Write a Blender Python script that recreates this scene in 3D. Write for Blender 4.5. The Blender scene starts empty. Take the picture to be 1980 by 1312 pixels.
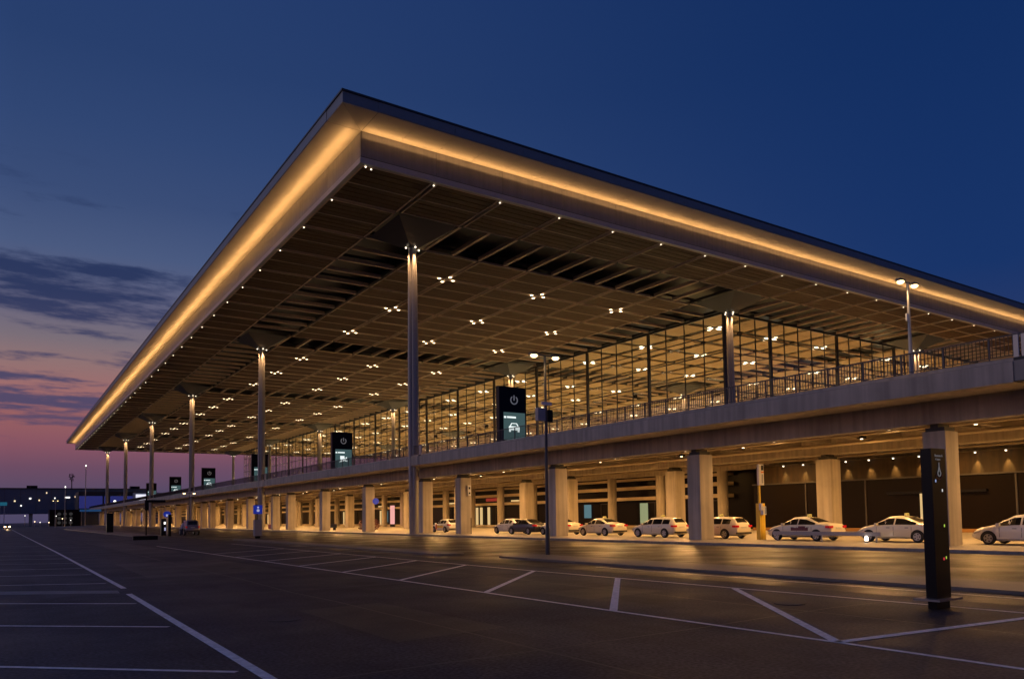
import bpy, bmesh, math, random
from mathutils import Vector, Matrix
random.seed(7)
D = bpy.data
S = bpy.context.scene
COL = S.collection
PI = math.pi
def s2l(c):
    return tuple(((v/255)/12.92 if v/255 <= .04045 else ((v/255+.055)/1.055)**2.4) for v in c)

# ------------------------------------------------------------------ camera
cam_d = D.cameras.new('camera'); cam = D.objects.new('camera', cam_d); COL.objects.link(cam)
S.camera = cam
YAW, PITCH, ROLL = math.radians(35.12), math.radians(3.13), math.radians(-.89)
fw = Vector((math.sin(YAW)*math.cos(PITCH), math.cos(YAW)*math.cos(PITCH), math.sin(PITCH)))
r0 = Vector((math.cos(YAW), -math.sin(YAW), 0)); u0 = r0.cross(fw)
rr = r0*math.cos(ROLL)+u0*math.sin(ROLL); uu = u0*math.cos(ROLL)-r0*math.sin(ROLL)
M = Matrix((rr, uu, -fw)).transposed().to_4x4(); M.translation = (0, 0, 2.0)
cam.matrix_world = M
cam_d.sensor_width = 36; cam_d.lens = 1484.87/1980*36
cam_d.shift_x = (990-1049.4)/1980; cam_d.shift_y = (912.5-656)/1980
cam_d.clip_end = 5000
S.render.resolution_x, S.render.resolution_y = 1024, 678
S.view_settings.view_transform = 'Standard'
try: S.view_settings.look = 'None'
except Exception: pass
S.view_settings.exposure = 0.0; S.view_settings.gamma = 1; S.view_settings.use_curve_mapping = False
S.cycles.use_light_tree = True
S.cycles.max_bounces = 7; S.cycles.diffuse_bounces = 4; S.cycles.glossy_bounces = 3
S.cycles.transmission_bounces = 4; S.cycles.transparent_max_bounces = 16
S.cycles.caustics_reflective = False; S.cycles.caustics_refractive = False
S.cycles.sample_clamp_indirect = 6.0

# ------------------------------------------------------------------ sky (dusk)
wd = D.worlds.new('World'); S.world = wd; wd.use_nodes = True
nt = wd.node_tree; nt.nodes.clear()
def N(t, **kw):
    n = nt.nodes.new(t)
    for k, v in kw.items(): setattr(n, k, v)
    return n
def L(a, b): nt.links.new(a, b)
def val(s, v):
    if isinstance(v, (int, float)): s.default_value = v
    else: L(v, s)
def mth(op, a, b=None, c=None, clamp=False):
    n = N('ShaderNodeMath', operation=op, use_clamp=clamp)
    for i, v in enumerate((a, b, c)):
        if v is not None: val(n.inputs[i], v)
    return n.outputs[0]
def sstep(v, a, b):
    n = N('ShaderNodeMapRange', interpolation_type='SMOOTHSTEP')
    val(n.inputs['Value'], v); n.inputs['From Min'].default_value = a; n.inputs['From Max'].default_value = b
    return n.outputs[0]
def ramp(v, stops):
    n = N('ShaderNodeValToRGB'); L(v, n.inputs[0]); cr = n.color_ramp
    while len(cr.elements) < len(stops): cr.elements.new(.5)
    for e, (p, c) in zip(cr.elements, stops): e.position = p; e.color = s2l(c)+(1,)
    return n.outputs[0]
def mixc(f, a, b, mode='MIX'):
    n = N('ShaderNodeMix', data_type='RGBA', blend_type=mode)
    val(n.inputs[0], f)
    for i, v in ((6, a), (7, b)):
        if isinstance(v, tuple): n.inputs[i].default_value = v
        else: L(v, n.inputs[i])
    return n.outputs[2]
tc = N('ShaderNodeTexCoord'); sx = N('ShaderNodeSeparateXYZ'); L(tc.outputs['Generated'], sx.inputs[0])
X_, Y_, Z_ = sx.outputs
zc = mth('MAXIMUM', Z_, 0.0)
glow = ramp(zc, [(0, (76, 70, 100)), (.03, (84, 74, 102)), (.06, (108, 76, 99)), (.085, (134, 84, 99)), (.115, (152, 96, 98)),
                 (.146, (158, 108, 108)), (.175, (144, 114, 115)), (.2, (122, 110, 120)), (.24, (98, 98, 125)), (.294, (74, 90, 128)),
                 (.35, (58, 77, 119)), (.415, (48, 70, 115)), (.485, (40, 63, 109)), (.7, (30, 55, 106)), (1, (24, 46, 92))])
night = ramp(zc, [(0, (70, 66, 98)), (.1, (52, 62, 104)), (.27, (24, 52, 105)), (.5, (18, 46, 97)), (1, (15, 38, 85))])
az = mth('ARCTAN2', X_, Y_)                      # 0 along the building, grows towards the short side
night_f = sstep(az, .1, 1.15)
base = mixc(night_f, glow, night)
# the afterglow goes on past the left edge of the frame, strongest some 55 degrees round
g = mth('COSINE', mth('ADD', az, .96))
boost = mth('MULTIPLY_ADD', mth('MAXIMUM', mth('SUBTRACT', g, .57), 0.0), 2.2, 1.0)
low = mth('SUBTRACT', 1.0, sstep(zc, .5, .95))
boost = mth('MULTIPLY_ADD', mth('SUBTRACT', boost, 1.0), low, 1.0)
bn = N('ShaderNodeVectorMath', operation='SCALE'); L(base, bn.inputs[0]); L(boost, bn.inputs['Scale'])
base = bn.outputs[0]
# drawn-out evening clouds: noise on a flat cloud deck
den = mth('ADD', zc, .10)
cx = N('ShaderNodeCombineXYZ'); L(mth('DIVIDE', X_, den), cx.inputs[0]); L(mth('DIVIDE', Y_, den), cx.inputs[1]); cx.inputs[2].default_value = 3.7
mp = N('ShaderNodeMapping'); L(cx.outputs[0], mp.inputs[0]); mp.inputs['Scale'].default_value = (1.0, 1.9, 1); mp.inputs['Location'].default_value = (2.3, 1.1, 0)
nz = N('ShaderNodeTexNoise'); L(mp.outputs[0], nz.inputs['Vector']); nz.inputs['Scale'].default_value = 2.0; nz.inputs['Detail'].default_value = 9; nz.inputs['Roughness'].default_value = .62
nb = N('ShaderNodeTexNoise'); L(mp.outputs[0], nb.inputs['Vector']); nb.inputs['Scale'].default_value = .45; nb.inputs['Detail'].default_value = 2
cl = mth('ADD', mth('MULTIPLY', nz.outputs[0], .62), mth('MULTIPLY', nb.outputs[0], .38))
bz = N('ShaderNodeValToRGB'); L(zc, bz.inputs[0]); br = bz.color_ramp
bst = [(.07, .34), (.10, .52), (.13, .68), (.16, .56), (.19, .38), (.225, .54), (.262, .74), (.295, .52), (.325, .46), (.35, .62), (.375, .40)]
while len(br.elements) < len(bst): br.elements.new(.5)
for e, (p, v_) in zip(br.elements, bst): e.position = p; e.color = (v_, v_, v_, 1)
cl = mth('ADD', cl, mth('MULTIPLY', mth('SUBTRACT', bz.outputs[0], .5), .36))
cl = sstep(cl, .49, .59)
cl = mth('MULTIPLY', cl, mth('MULTIPLY', sstep(zc, .05, .13), mth('SUBTRACT', 1.0, sstep(zc, .30, .42))))
cl = mth('MULTIPLY', cl, mth('SUBTRACT', 1.0, sstep(az, .25, .75)))
cl = mth('MULTIPLY', cl, .88)
ccol = ramp(zc, [(0, (70, 66, 100)), (.14, (66, 68, 104)), (.25, (34, 48, 88)), (.5, (30, 48, 88))])
base = mixc(cl, base, ccol)
sky = N('ShaderNodeTexSky', sky_type='NISHITA'); sky.sun_disc = False
sky.sun_elevation = math.radians(-4); sky.sun_rotation = math.radians(-55)
bg1 = N('ShaderNodeBackground'); L(base, bg1.inputs[0]); bg1.inputs[1].default_value = 1.0
bg2 = N('ShaderNodeBackground'); L(sky.outputs[0], bg2.inputs[0]); bg2.inputs[1].default_value = .01
ad = N('ShaderNodeAddShader'); L(bg1.outputs[0], ad.inputs[0]); L(bg2.outputs[0], ad.inputs[1])
wo = N('ShaderNodeOutputWorld'); L(ad.outputs[0], wo.inputs[0])
# faint directional remainder of the set sun
sd = D.lights.new('sun', 'SUN'); so = D.objects.new('sun', sd); COL.objects.link(so)
sd.energy = .20; sd.angle = math.radians(40); sd.color = (1, .80, .74)
so.rotation_euler = (math.radians(80), 0, math.radians(-55+180+180)); 
so.rotation_euler = Vector((math.sin(math.radians(-55)), math.cos(math.radians(-55)), .40)).to_track_quat('Z', 'Y').to_euler()

# ------------------------------------------------------------------ materials
def mat(name, col, rough=.6, metal=0.0, noise=.0, nscale=2.0, streak=0.0, bump=0.0, bscale=60., emit=None, es=0., spec=.5, rvar=0., coat=0.):
    m = D.materials.new(name); m.use_nodes = True
    t = m.node_tree; b = t.nodes['Principled BSDF']
    b.inputs['Base Color'].default_value = tuple(col)+(1,)
    b.inputs['Roughness'].default_value = rough; b.inputs['Metallic'].default_value = metal
    b.inputs['Specular IOR Level'].default_value = spec
    if coat: b.inputs['Coat Weight'].default_value = coat; b.inputs['Coat Roughness'].default_value = .08
    if emit: b.inputs['Emission Color'].default_value = tuple(emit)+(1,); b.inputs['Emission Strength'].default_value = es
    def nn(ty): return t.nodes.new(ty)
    if noise or streak or rvar or bump:
        geo = nn('ShaderNodeNewGeometry')
    if noise or streak:
        n1 = nn('ShaderNodeTexNoise'); n1.inputs['Scale'].default_value = nscale; n1.inputs['Detail'].default_value = 6; n1.inputs['Roughness'].default_value = .6
        t.links.new(geo.outputs['Position'], n1.inputs['Vector'])
        fac = n1.outputs[0]
        mr = nn('ShaderNodeMapRange'); t.links.new(fac, mr.inputs[0]); mr.inputs[1].default_value = .3; mr.inputs[2].default_value = .7
        mr.inputs[3].default_value = 1-noise; mr.inputs[4].default_value = 1+noise
        out = mr.outputs[0]
        if streak:
            mp2 = nn('ShaderNodeMapping'); mp2.inputs['Scale'].default_value = (1.6, 1.6, .09); t.links.new(geo.outputs['Position'], mp2.inputs[0])
            n2 = nn('ShaderNodeTexNoise'); n2.inputs['Scale'].default_value = 1.7; n2.inputs['Detail'].default_value = 4; t.links.new(mp2.outputs[0], n2.inputs['Vector'])
            m2 = nn('ShaderNodeMapRange'); t.links.new(n2.outputs[0], m2.inputs[0]); m2.inputs[1].default_value = .35; m2.inputs[2].default_value = .62
            m2.inputs[3].default_value = 1-streak; m2.inputs[4].default_value = 1
            mu = nn('ShaderNodeMath'); mu.operation = 'MULTIPLY'; t.links.new(out, mu.inputs[0]); t.links.new(m2.outputs[0], mu.inputs[1]); out = mu.outputs[0]
        vm = nn('ShaderNodeVectorMath'); vm.operation = 'SCALE'; vm.inputs[0].default_value = tuple(col); t.links.new(out, vm.inputs['Scale'])
        t.links.new(vm.outputs[0], b.inputs['Base Color'])
    if rvar:
        n3 = nn('ShaderNodeTexNoise'); n3.inputs['Scale'].default_value = .35; n3.inputs['Detail'].default_value = 5
        t.links.new(geo.outputs['Position'], n3.inputs['Vector'])
        m3 = nn('ShaderNodeMapRange'); t.links.new(n3.outputs[0], m3.inputs[0]); m3.inputs[1].default_value = .35; m3.inputs[2].default_value = .65
        m3.inputs[3].default_value = rough-rvar; m3.inputs[4].default_value = rough+rvar
        t.links.new(m3.outputs[0], b.inputs['Roughness'])
    if bump:
        n4 = nn('ShaderNodeTexNoise'); n4.inputs['Scale'].default_value = bscale; n4.inputs['Detail'].default_value = 3
        t.links.new(geo.outputs['Position'], n4.inputs['Vector'])
        bp = nn('ShaderNodeBump'); bp.inputs['Strength'].default_value = bump; bp.inputs['Distance'].default_value = .01
        t.links.new(n4.outputs[0], bp.inputs['Height']); t.links.new(bp.outputs[0], b.inputs['Normal'])
    return m
def glow_mat(name, col, st):
    m = D.materials.new(name); m.use_nodes = True; t = m.node_tree; t.nodes.clear()
    e = t.nodes.new('ShaderNodeEmission'); e.inputs[0].default_value = tuple(col)+(1,); e.inputs[1].default_value = st
    o = t.nodes.new('ShaderNodeOutputMaterial'); t.links.new(e.outputs[0], o.inputs[0])
    m.cycles.emission_sampling = 'NONE' if st < 6 else 'AUTO'
    return m
def glass_mat(name, tint, refl=.06, rough=.02):
    m = D.materials.new(name); m.use_nodes = True; t = m.node_tree; t.nodes.clear()
    tr = t.nodes.new('ShaderNodeBsdfTransparent'); tr.inputs[0].default_value = tuple(tint)+(1,)
    gl = t.nodes.new('ShaderNodeBsdfGlossy'); gl.inputs['Roughness'].default_value = rough; gl.inputs[0].default_value = (.9, .92, .95, 1)
    fc = t.nodes.new('ShaderNodeLayerWeight'); fc.inputs[0].default_value = .5
    pw = t.nodes.new('ShaderNodeMath'); pw.operation = 'POWER'; t.links.new(fc.outputs['Facing'], pw.inputs[0]); pw.inputs[1].default_value = 4.5
    lw = t.nodes.new('ShaderNodeMath'); lw.operation = 'MULTIPLY_ADD'; t.links.new(pw.outputs[0], lw.inputs[0]); lw.inputs[1].default_value = .85; lw.inputs[2].default_value = refl
    mx = t.nodes.new('ShaderNodeMixShader'); o = t.nodes.new('ShaderNodeOutputMaterial')
    t.links.new(lw.outputs[0], mx.inputs[0]); t.links.new(tr.outputs[0], mx.inputs[1]); t.links.new(gl.outputs[0], mx.inputs[2]); t.links.new(mx.outputs[0], o.inputs[0])
    return m

WARM = (1, .60, .25); LAMP = (1, .72, .40)
def asphalt(name, col, rough, spec, stain, rv):
    m = mat(name, col, rough, spec=spec, bump=.9, bscale=22., rvar=rv)
    t = m.node_tree; b = t.nodes['Principled BSDF']; g = t.nodes.new('ShaderNodeNewGeometry'); fac = None
    for sc_, amp, lo, hi, st in ((.16, .20, .35, .65, (1, 1, 1)), (1.4, .14, .3, .7, (1, 1, 1)), (17, .75, .36, .64, (1, 1, 1)), (.7, stain, .60, .70, (1, .35, 1)), (.45, .22, .42, .60, (3.0, .06, 1))):
        mp_ = t.nodes.new('ShaderNodeMapping'); mp_.inputs['Scale'].default_value = st; t.links.new(g.outputs['Position'], mp_.inputs[0])
        n = t.nodes.new('ShaderNodeTexNoise'); n.inputs['Scale'].default_value = sc_; n.inputs['Detail'].default_value = 5; t.links.new(mp_.outputs[0], n.inputs['Vector'])
        r = t.nodes.new('ShaderNodeMapRange'); t.links.new(n.outputs[0], r.inputs[0]); r.inputs[1].default_value = lo; r.inputs[2].default_value = hi
        r.inputs[3].default_value = 1+amp if st[0] == 1 and lo < .5 else 1; r.inputs[4].default_value = 1-amp
        if fac is None: fac = r.outputs[0]
        else:
            mu = t.nodes.new('ShaderNodeMath'); mu.operation = 'MULTIPLY'; t.links.new(fac, mu.inputs[0]); t.links.new(r.outputs[0], mu.inputs[1]); fac = mu.outputs[0]
    v = t.nodes.new('ShaderNodeVectorMath'); v.operation = 'SCALE'; v.inputs[0].default_value = col; t.links.new(fac, v.inputs['Scale']); t.links.new(v.outputs[0], b.inputs['Base Color'])
    return m
m_asph = asphalt('asphalt', (.043, .040, .048), .56, .22, .45, .06)
m_patch = asphalt('patched_asphalt', (.030, .027, .030), .5, .34, .2, .05)
m_tar = mat('tar_seam', (.012, .011, .012), .4, spec=.4)
m_road = asphalt('worn_asphalt', (.044, .037, .035), .43, .17, .35, .13)
m_isl = mat('island_slabs', (.15, .135, .125), .5, noise=.15, nscale=1.5, bump=.2)
m_line = mat('road_paint', (.86, .81, .76), .55, noise=.28, nscale=7., bump=.2)
m_pave = mat('pavement_slabs', (.27, .245, .21), .5, noise=.15, nscale=1.2, bump=.1)
m_kerb = mat('kerb_concrete', (.25, .24, .23), .7, noise=.2, nscale=2.5)
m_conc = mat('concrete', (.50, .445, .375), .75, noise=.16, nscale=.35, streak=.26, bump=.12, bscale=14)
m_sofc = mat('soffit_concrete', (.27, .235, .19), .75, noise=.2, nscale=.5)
m_band0 = mat('pipe_paint', (.45, .38, .28), .45)
m_concd = mat('dark_bearing', (.05, .048, .046), .7)
m_deck = mat('deck_asphalt', (.30, .28, .25), .6, noise=.1, nscale=.6)
m_alu = mat('anodised_cladding', (.23, .23, .26), .42, metal=.25, noise=.07, nscale=1.2, streak=.15)
m_edge = mat('roof_edge_sheet', (.22, .24, .26), .5, metal=.15, noise=.06)
m_soff = mat('soffit_sheet', (.66, .62, .56), .5, noise=.04, nscale=.7)
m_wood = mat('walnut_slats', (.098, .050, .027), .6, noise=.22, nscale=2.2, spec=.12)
m_woodi = mat('walnut_slats_hall_lit', (.36, .25, .13), .55, noise=.12, nscale=1.4)  # same walnut as outside, the lit hall's brightness put into its colour
m_steel = mat('dark_steel', (.055, .05, .048), .45, metal=.2)
m_beam = mat('painted_beam', (.62, .47, .36), .6, noise=.1, spec=.3)
m_col = mat('column_paint', (.34, .335, .33), .36, metal=.12, noise=.05, nscale=3)
m_mull = mat('mullion_paint', (.06, .055, .055), .4, metal=.3)
m_floor = mat('stone_floor', (.58, .50, .38), .4, noise=.08)
m_black = mat('black_panel', (.006, .006, .009), .35, noise=.1, spec=.16)
m_rail = mat('rail_steel', (.05, .05, .06), .4, metal=.5)
m_pole = mat('lamp_pole_paint', (.07, .07, .075), .4, metal=.4)
m_polel = mat('galvanised_pole', (.40, .39, .38), .4, metal=.6)
m_white = mat('white_sheet', (.72, .72, .74), .45, noise=.08, nscale=6)
m_grey = mat('grey_sheet', (.30, .31, .36), .45)
m_yel = mat('yellow_paint', (.80, .55, .05), .45, noise=.08)
m_red = mat('red_paint', (.42, .02, .03), .4)
m_orange = mat('orange_stripe', (.75, .19, .02), .4)
m_blue = mat('blue_sign', (.02, .06, .55), .4, emit=(.01, .04, .5), es=.35)
m_signw = mat('sign_white', (.8, .8, .85), .4, emit=(.6, .65, 1), es=.5)
m_tyre = mat('tyre', (.018, .018, .018), .8)
m_rim = mat('alloy_rim', (.38, .38, .38), .3, metal=.8)
m_cglass = mat('car_glass', (.012, .012, .012), .06, spec=.6)
m_taxi = mat('taxi_paint', (.72, .66, .52), .32, coat=.6)
m_wcar = mat('white_car_paint', (.74, .73, .70), .3, coat=.6)
m_dcar = mat('dark_car_paint', (.05, .045, .045), .28, metal=.4, coat=.6)
m_scar = mat('silver_car_paint', (.22, .20, .23), .35, metal=.5, coat=.5)
m_rcar = mat('tail_glass', (.45, .01, .015), .15, emit=(1, .03, .03), es=.12)
m_hglass = mat('headlamp_glass', (.5, .5, .5), .1)
m_plate = mat('number_plate', (.6, .6, .55), .5)
m_glass = glass_mat('facade_glass', (.90, .88, .80))
m_dglass = mat('dark_shop_glass', (.008, .005, .003), .3, spec=.10)
m_lit = glow_mat('lit_lens', (1, .76, .45), 5.8)
m_lit2 = glow_mat('edge_lamp_lens', (1, .84, .60), 3.0)
m_street = glow_mat('street_lamp_lens', (1, .70, .32), 5.5)
m_cold = glow_mat('cold_lamp_lens', (.95, .92, .85), 2)
m_screen = glow_mat('screen', s2l((62, 84, 86)), 1.0)
m_pict = glow_mat('pictogram', (.82, .92, .92), 1.1)
m_symb = mat('logo_paint', (.45, .45, .47), .5, emit=(.6, .6, .62), es=.14)
m_foli = mat('dark_leaves', (.05, .06, .025), .6, noise=.3, nscale=4)
m_rfoli = mat('russet_leaves', (.12, .02, .025), .6, noise=.3, nscale=4)
m_skin = mat('skin', (.42, .25, .18), .6)
m_jack = mat('white_jacket', (.65, .63, .68), .7)
m_trou = mat('dark_trousers', (.04, .04, .06), .8)

# ------------------------------------------------------------------ builders
W = {}
class MB:
    def __init__(s): s.v = []; s.f = []
    def quad(s, a, b, c, d):
        i = len(s.v); s.v += [a, b, c, d]; s.f.append((i, i+1, i+2, i+3))
    def box(s, x0, x1, y0, y1, z0, z1):
        i = len(s.v)
        s.v += [(x0, y0, z0), (x1, y0, z0), (x1, y1, z0), (x0, y1, z0), (x0, y0, z1), (x1, y0, z1), (x1, y1, z1), (x0, y1, z1)]
        s.f += [(i, i+3, i+2, i+1), (i+4, i+5, i+6, i+7), (i, i+1, i+5, i+4), (i+1, i+2, i+6, i+5), (i+2, i+3, i+7, i+6), (i+3, i, i+4, i+7)]
        return s
    def lathe(s, cx, cy, prof, n=12, rf=None):
        i = len(s.v); k = len(prof)
        for r, z in prof:
            for a in range(n):
                t = 2*PI*a/n; q = r*(rf(t) if rf else 1)
                s.v.append((cx+q*math.cos(t), cy+q*math.sin(t), z))
        for j in range(k-1):
            for a in range(n):
                b = (a+1) % n
                s.f.append((i+j*n+a, i+j*n+b, i+(j+1)*n+b, i+(j+1)*n+a))
        s.f.append(tuple(i+a for a in reversed(range(n)))); s.f.append(tuple(i+(k-1)*n+a for a in range(n)))
        return s
    def cyl(s, cx, cy, z0, z1, r, n=10): return s.lathe(cx, cy, [(r, z0), (r, z1)], n)
    def rod(s, a, b, r, n=6):
        a = Vector(a); b = Vector(b); d = (b-a).normalized()
        u = d.orthogonal().normalized(); w = d.cross(u); i = len(s.v)
        for p in (a, b):
            for k in range(n):
                t = 2*PI*k/n; s.v.append(tuple(p+u*r*math.cos(t)+w*r*math.sin(t)))
        for k in range(n): s.f.append((i+k, i+(k+1) % n, i+n+(k+1) % n, i+n+k))
        s.f.append(tuple(i+k for k in reversed(range(n)))); s.f.append(tuple(i+n+k for k in range(n)))
        return s
    def prism(s, poly, ax, a, b):
        """poly in the two remaining axes, extruded along axis ax from a to b"""
        i = len(s.v); n = len(poly)
        for q in (a, b):
            for p in poly:
                c = list(p); c.insert(ax, q); s.v.append(tuple(c))
        s.f.append(tuple(i+k for k in range(n))); s.f.append(tuple(i+n+k for k in reversed(range(n))))
        for k in range(n): s.f.append((i+k, i+n+k, i+n+(k+1) % n, i+(k+1) % n))
        return s
    def mesh(s, name, m, org=(0, 0, 0), smooth=False):
        me = D.meshes.new(name); o = Vector(org)
        me.from_pydata([tuple(Vector(v)-o) for v in s.v], [], s.f); me.materials.append(m)
        bm = bmesh.new(); bm.from_mesh(me); bmesh.ops.recalc_face_normals(bm, faces=bm.faces); bm.to_mesh(me); bm.free()
        if smooth:
            me.polygons.foreach_set('use_smooth', [True]*len(me.polygons))
            try: me.set_sharp_from_angle(angle=math.radians(42))
            except Exception: pass
        return me
    def build(s, name, m, parent=None, org=None, smooth=False):
        if org is None: org = W[parent] if parent else (0, 0, 0)
        return inst(s.mesh(name, m, org, smooth), name, parent, org)
def inst(me, name, parent, org, rz=0):
    ob = D.objects.new(name, me); COL.objects.link(ob)
    org = Vector(org)
    ob.location = org-(Vector(W[parent]) if parent else Vector()); ob.rotation_euler.z = rz
    if parent: ob.parent = parent
    W[ob] = tuple(org); return ob
def thing(name, label, cat, loc=(0, 0, 0), rz=0, group=None):
    o = D.objects.new(name, None); COL.objects.link(o); o.location = loc; o.rotation_euler.z = rz
    o.empty_display_size = .3; W[o] = tuple(loc); o['label'] = label; o['category'] = cat
    if group: o['group'] = group
    return o
def tag(o, label, cat, group=None):
    o['label'] = label; o['category'] = cat
    if group: o['group'] = group
    return o
def struct(o): o['kind'] = 'structure'; return o
def stuff(o): o['kind'] = 'stuff'; return o
def copy_tree(o, parent=None):
    c = o.copy(); COL.objects.link(c)
    if parent: c.parent = parent; c.matrix_parent_inverse = o.matrix_parent_inverse.copy()
    W[c] = W.get(o, (0, 0, 0))
    for ch in list(o.children): copy_tree(ch, c)
    return c
LIGHTS = {}
def lamp(name, kind, loc, parent, energy, color, aim=None, long=None, **kw):
    key = (name, kind, energy, tuple(color), tuple(sorted(kw.items())))
    d = LIGHTS.get(key)
    if d is None:
        d = D.lights.new(name, kind); d.energy = energy; d.color = color
        for k, v in kw.items(): setattr(d, k, v)
        LIGHTS[key] = d
    o = D.objects.new(name, d); COL.objects.link(o)
    o.location = Vector(loc)-(Vector(W[parent]) if parent else Vector())
    if parent: o.parent = parent
    if aim is not None:
        if long is None: o.rotation_euler = Vector(aim).to_track_quat('-Z', 'Y').to_euler()
        else:
            z = -Vector(aim).normalized(); x = Vector(long); x = (x-z*x.dot(z)).normalized(); y = z.cross(x)
            o.rotation_euler = Matrix((x, y, z)).transposed().to_euler()
    return o

# ------------------------------------------------------------------ ground
CX, CY, X0, Y0, ZC = 7.27, 8.49, 25.1, 62.5, 32.87
NI, NJ = 24, 38
gx = lambda i: X0+CX*i
gy = lambda j: Y0+CY*j
ZD = 8.35                                        # top of the elevated road
b = MB()
# the asphalt sheet, large enough for the horizon
b.quad((-1500, -300, 0), (1800, -300, 0), (1800, 3000, 0), (-1500, 3000, 0))
struct(b.build('asphalt_ground', m_asph))
KX = 34.6
b = MB(); b.quad((21.0, -60, .004), (KX, -60, .004), (KX, 480, .004), (21.0, 480, .004)); b.quad((16.9, -60, .004), (20.99, -60, .004), (20.99, 480, .004), (16.9, 480, .004))
struct(b.build('road', m_road))
b = MB(); b.box(KX+.3, 66, -40, 470, .0, .13)
struct(b.build('pavement', m_pave))
kb = D.objects.new('kerb', None); COL.objects.link(kb); kb.location = (KX, 0, 0); W[kb] = (KX, 0, 0)
kb['kind'] = 'structure'
stone = MB().box(0, .3, .01, 2.47, 0, .15).mesh('kerb_stone', m_kerb)
y = -10
for k in range(190):
    inst(stone, 'kerb_stone', kb, (KX, y+2.48*k, 0))
def strip(name, pts, w, z=.004):
    """painted line along the ground through pts"""
    q = MB()
    for (ax, ay), (bx, by) in zip(pts, pts[1:]):
        d = Vector((bx-ax, by-ay)).normalized(); n = Vector((-d.y, d.x))*w/2
        q.quad((ax+n.x, ay+n.y, z), (ax-n.x, ay-n.y, z), (bx-n.x, by-n.y, z), (bx+n.x, by+n.y, z))
    return struct(q.build(name, m_line))
strip('road_line', [(2.72, 2), (2.87, 23.9)], .15)
strip('road_line', [(2.98, 25.9), (2.95, 60), (2.6, 140), (2.2, 256)], .15)
for (a, c) in (((-7, 20.2), (2.63, 10.66)), ((-7, 25.0), (2.67, 15.96)), ((-7, 29.8), (2.75, 20.96)), ((-7, 34.5), (2.83, 28.43)),
               ((-7, 39.3), (2.83, 33.58)), ((-7, 44.2), (2.9, 38.29)), ((-7, 49.5), (2.9, 43.5)), ((-7, 55), (2.9, 49)), ((-7, 61), (2.9, 55)),
               ((-7, 68), (2.9, 62)), ((-7, 82), (2.9, 77)), ((-7, 15), (2.6, 5.4))):
    strip('bay_line', [(c[0]-.08, c[1]), a], .11, .006)
q = MB(); q.quad((2.7, 24.3, .003), (2.75, 25.3, .003), (-7, 33.4, .003), (-7, 31.4, .003))
struct(q.build('drain_strip', m_kerb))
strip('road_line', [(10.35, 2), (10.37, 7.06), (10.3, 12.2), (10.25, 22.5), (10.05, 42), (9.8, 66)], .12)
strip('road_line', [(15.9, 2), (15.8, 8.7), (15.5, 22.6), (15.35, 42), (15.3, 66)], .11)
for (a, c) in (((10.37, 7.06), (15.9, 6.33)), ((10.37, 7.06), (15.6, 13.6)), ((10.3, 12.2), (15.57, 18.2)), ((10.3, 17.3), (15.5, 22.65)),
               ((10.25, 22.5), (15.5, 27.5)), ((10.15, 27.3), (15.4, 31.9)), ((10.1, 32.2), (15.4, 36.5)), ((10.05, 37.2), (15.4, 41.3)),
               ((10.05, 42.4), (15.3, 46.4)), ((10, 47.6), (15.3, 51.6))):
    strip('bay_line', [a, c], .17, .007)
strip('road_line', [(18.2, 3), (18.2, 22.5)], .09, .009)
for (xa, ya, xb, yb) in ((5.2, 11.5, 7.4, 17.0), (11.2, 14.2, 13.9, 16.4), (4.2, 30, 9, 41), (-3, 14.6, -.6, 17.4), (12, 25.5, 14.5, 29), (6.6, 52, 9.2, 80), (-2.2, 38, 1.2, 40.5)):
    q = MB(); q.quad((xa, ya, .002), (xb, ya+.25, .002), (xb-.15, yb, .002), (xa+.1, yb-.2, .002)); struct(q.build('asphalt_patch', m_patch))
def seam(pts, w):
    q = MB()
    for (ax, ay), (bx, by) in zip(pts, pts[1:]):
        d = Vector((bx-ax, by-ay)).normalized(); n = Vector((-d.y, d.x))*w/2
        q.quad((ax+n.x, ay+n.y, .003), (ax-n.x, ay-n.y, .003), (bx-n.x, by-n.y, .003), (bx+n.x, by+n.y, .003))
    return struct(q.build('tar_seam', m_tar))
sr = random.Random(5)
for x in (6.5, 13.1, -1.2):
    seam([(x+sr.uniform(-.07, .07), y) for y in range(3, 90, 3)], .045)
for y in (9.5, 21.5, 36):
    seam([(x, y+sr.uniform(-.1, .1)) for x in range(-6, 17, 2)], .04)
for x, y in ((4.6, 15.5), (13.9, 10.6), (7.9, 33.0)):
    q = MB(); q.prism([(x+.32*math.cos(k*PI/10), y+.32*math.sin(k*PI/10)) for k in range(20)], 2, .001, .012); struct(q.build('manhole_cover', m_concd))
def island(name, x0, x1, y0, y1):
    r = (x1-x0)/2; cx = (x0+x1)/2; pts = []
    for k in range(9): t = PI*k/8; pts.append((cx+r*math.cos(t), y1-r+r*math.sin(t)))
    for k in range(9): t = PI+PI*k/8; pts.append((cx+r*math.cos(t), y0+r+r*math.sin(t)))
    q = MB(); n = len(pts)
    q.prism(pts, 2, 0, .085)
    return struct(q.build(name, m_isl))
island('traffic_island', 19.0, 21.3, -12, 31.5)
island('traffic_island', 18.0, 19.6, 34.5, 78)
island('traffic_island', 13.2, 16.8, 104, 240)

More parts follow.
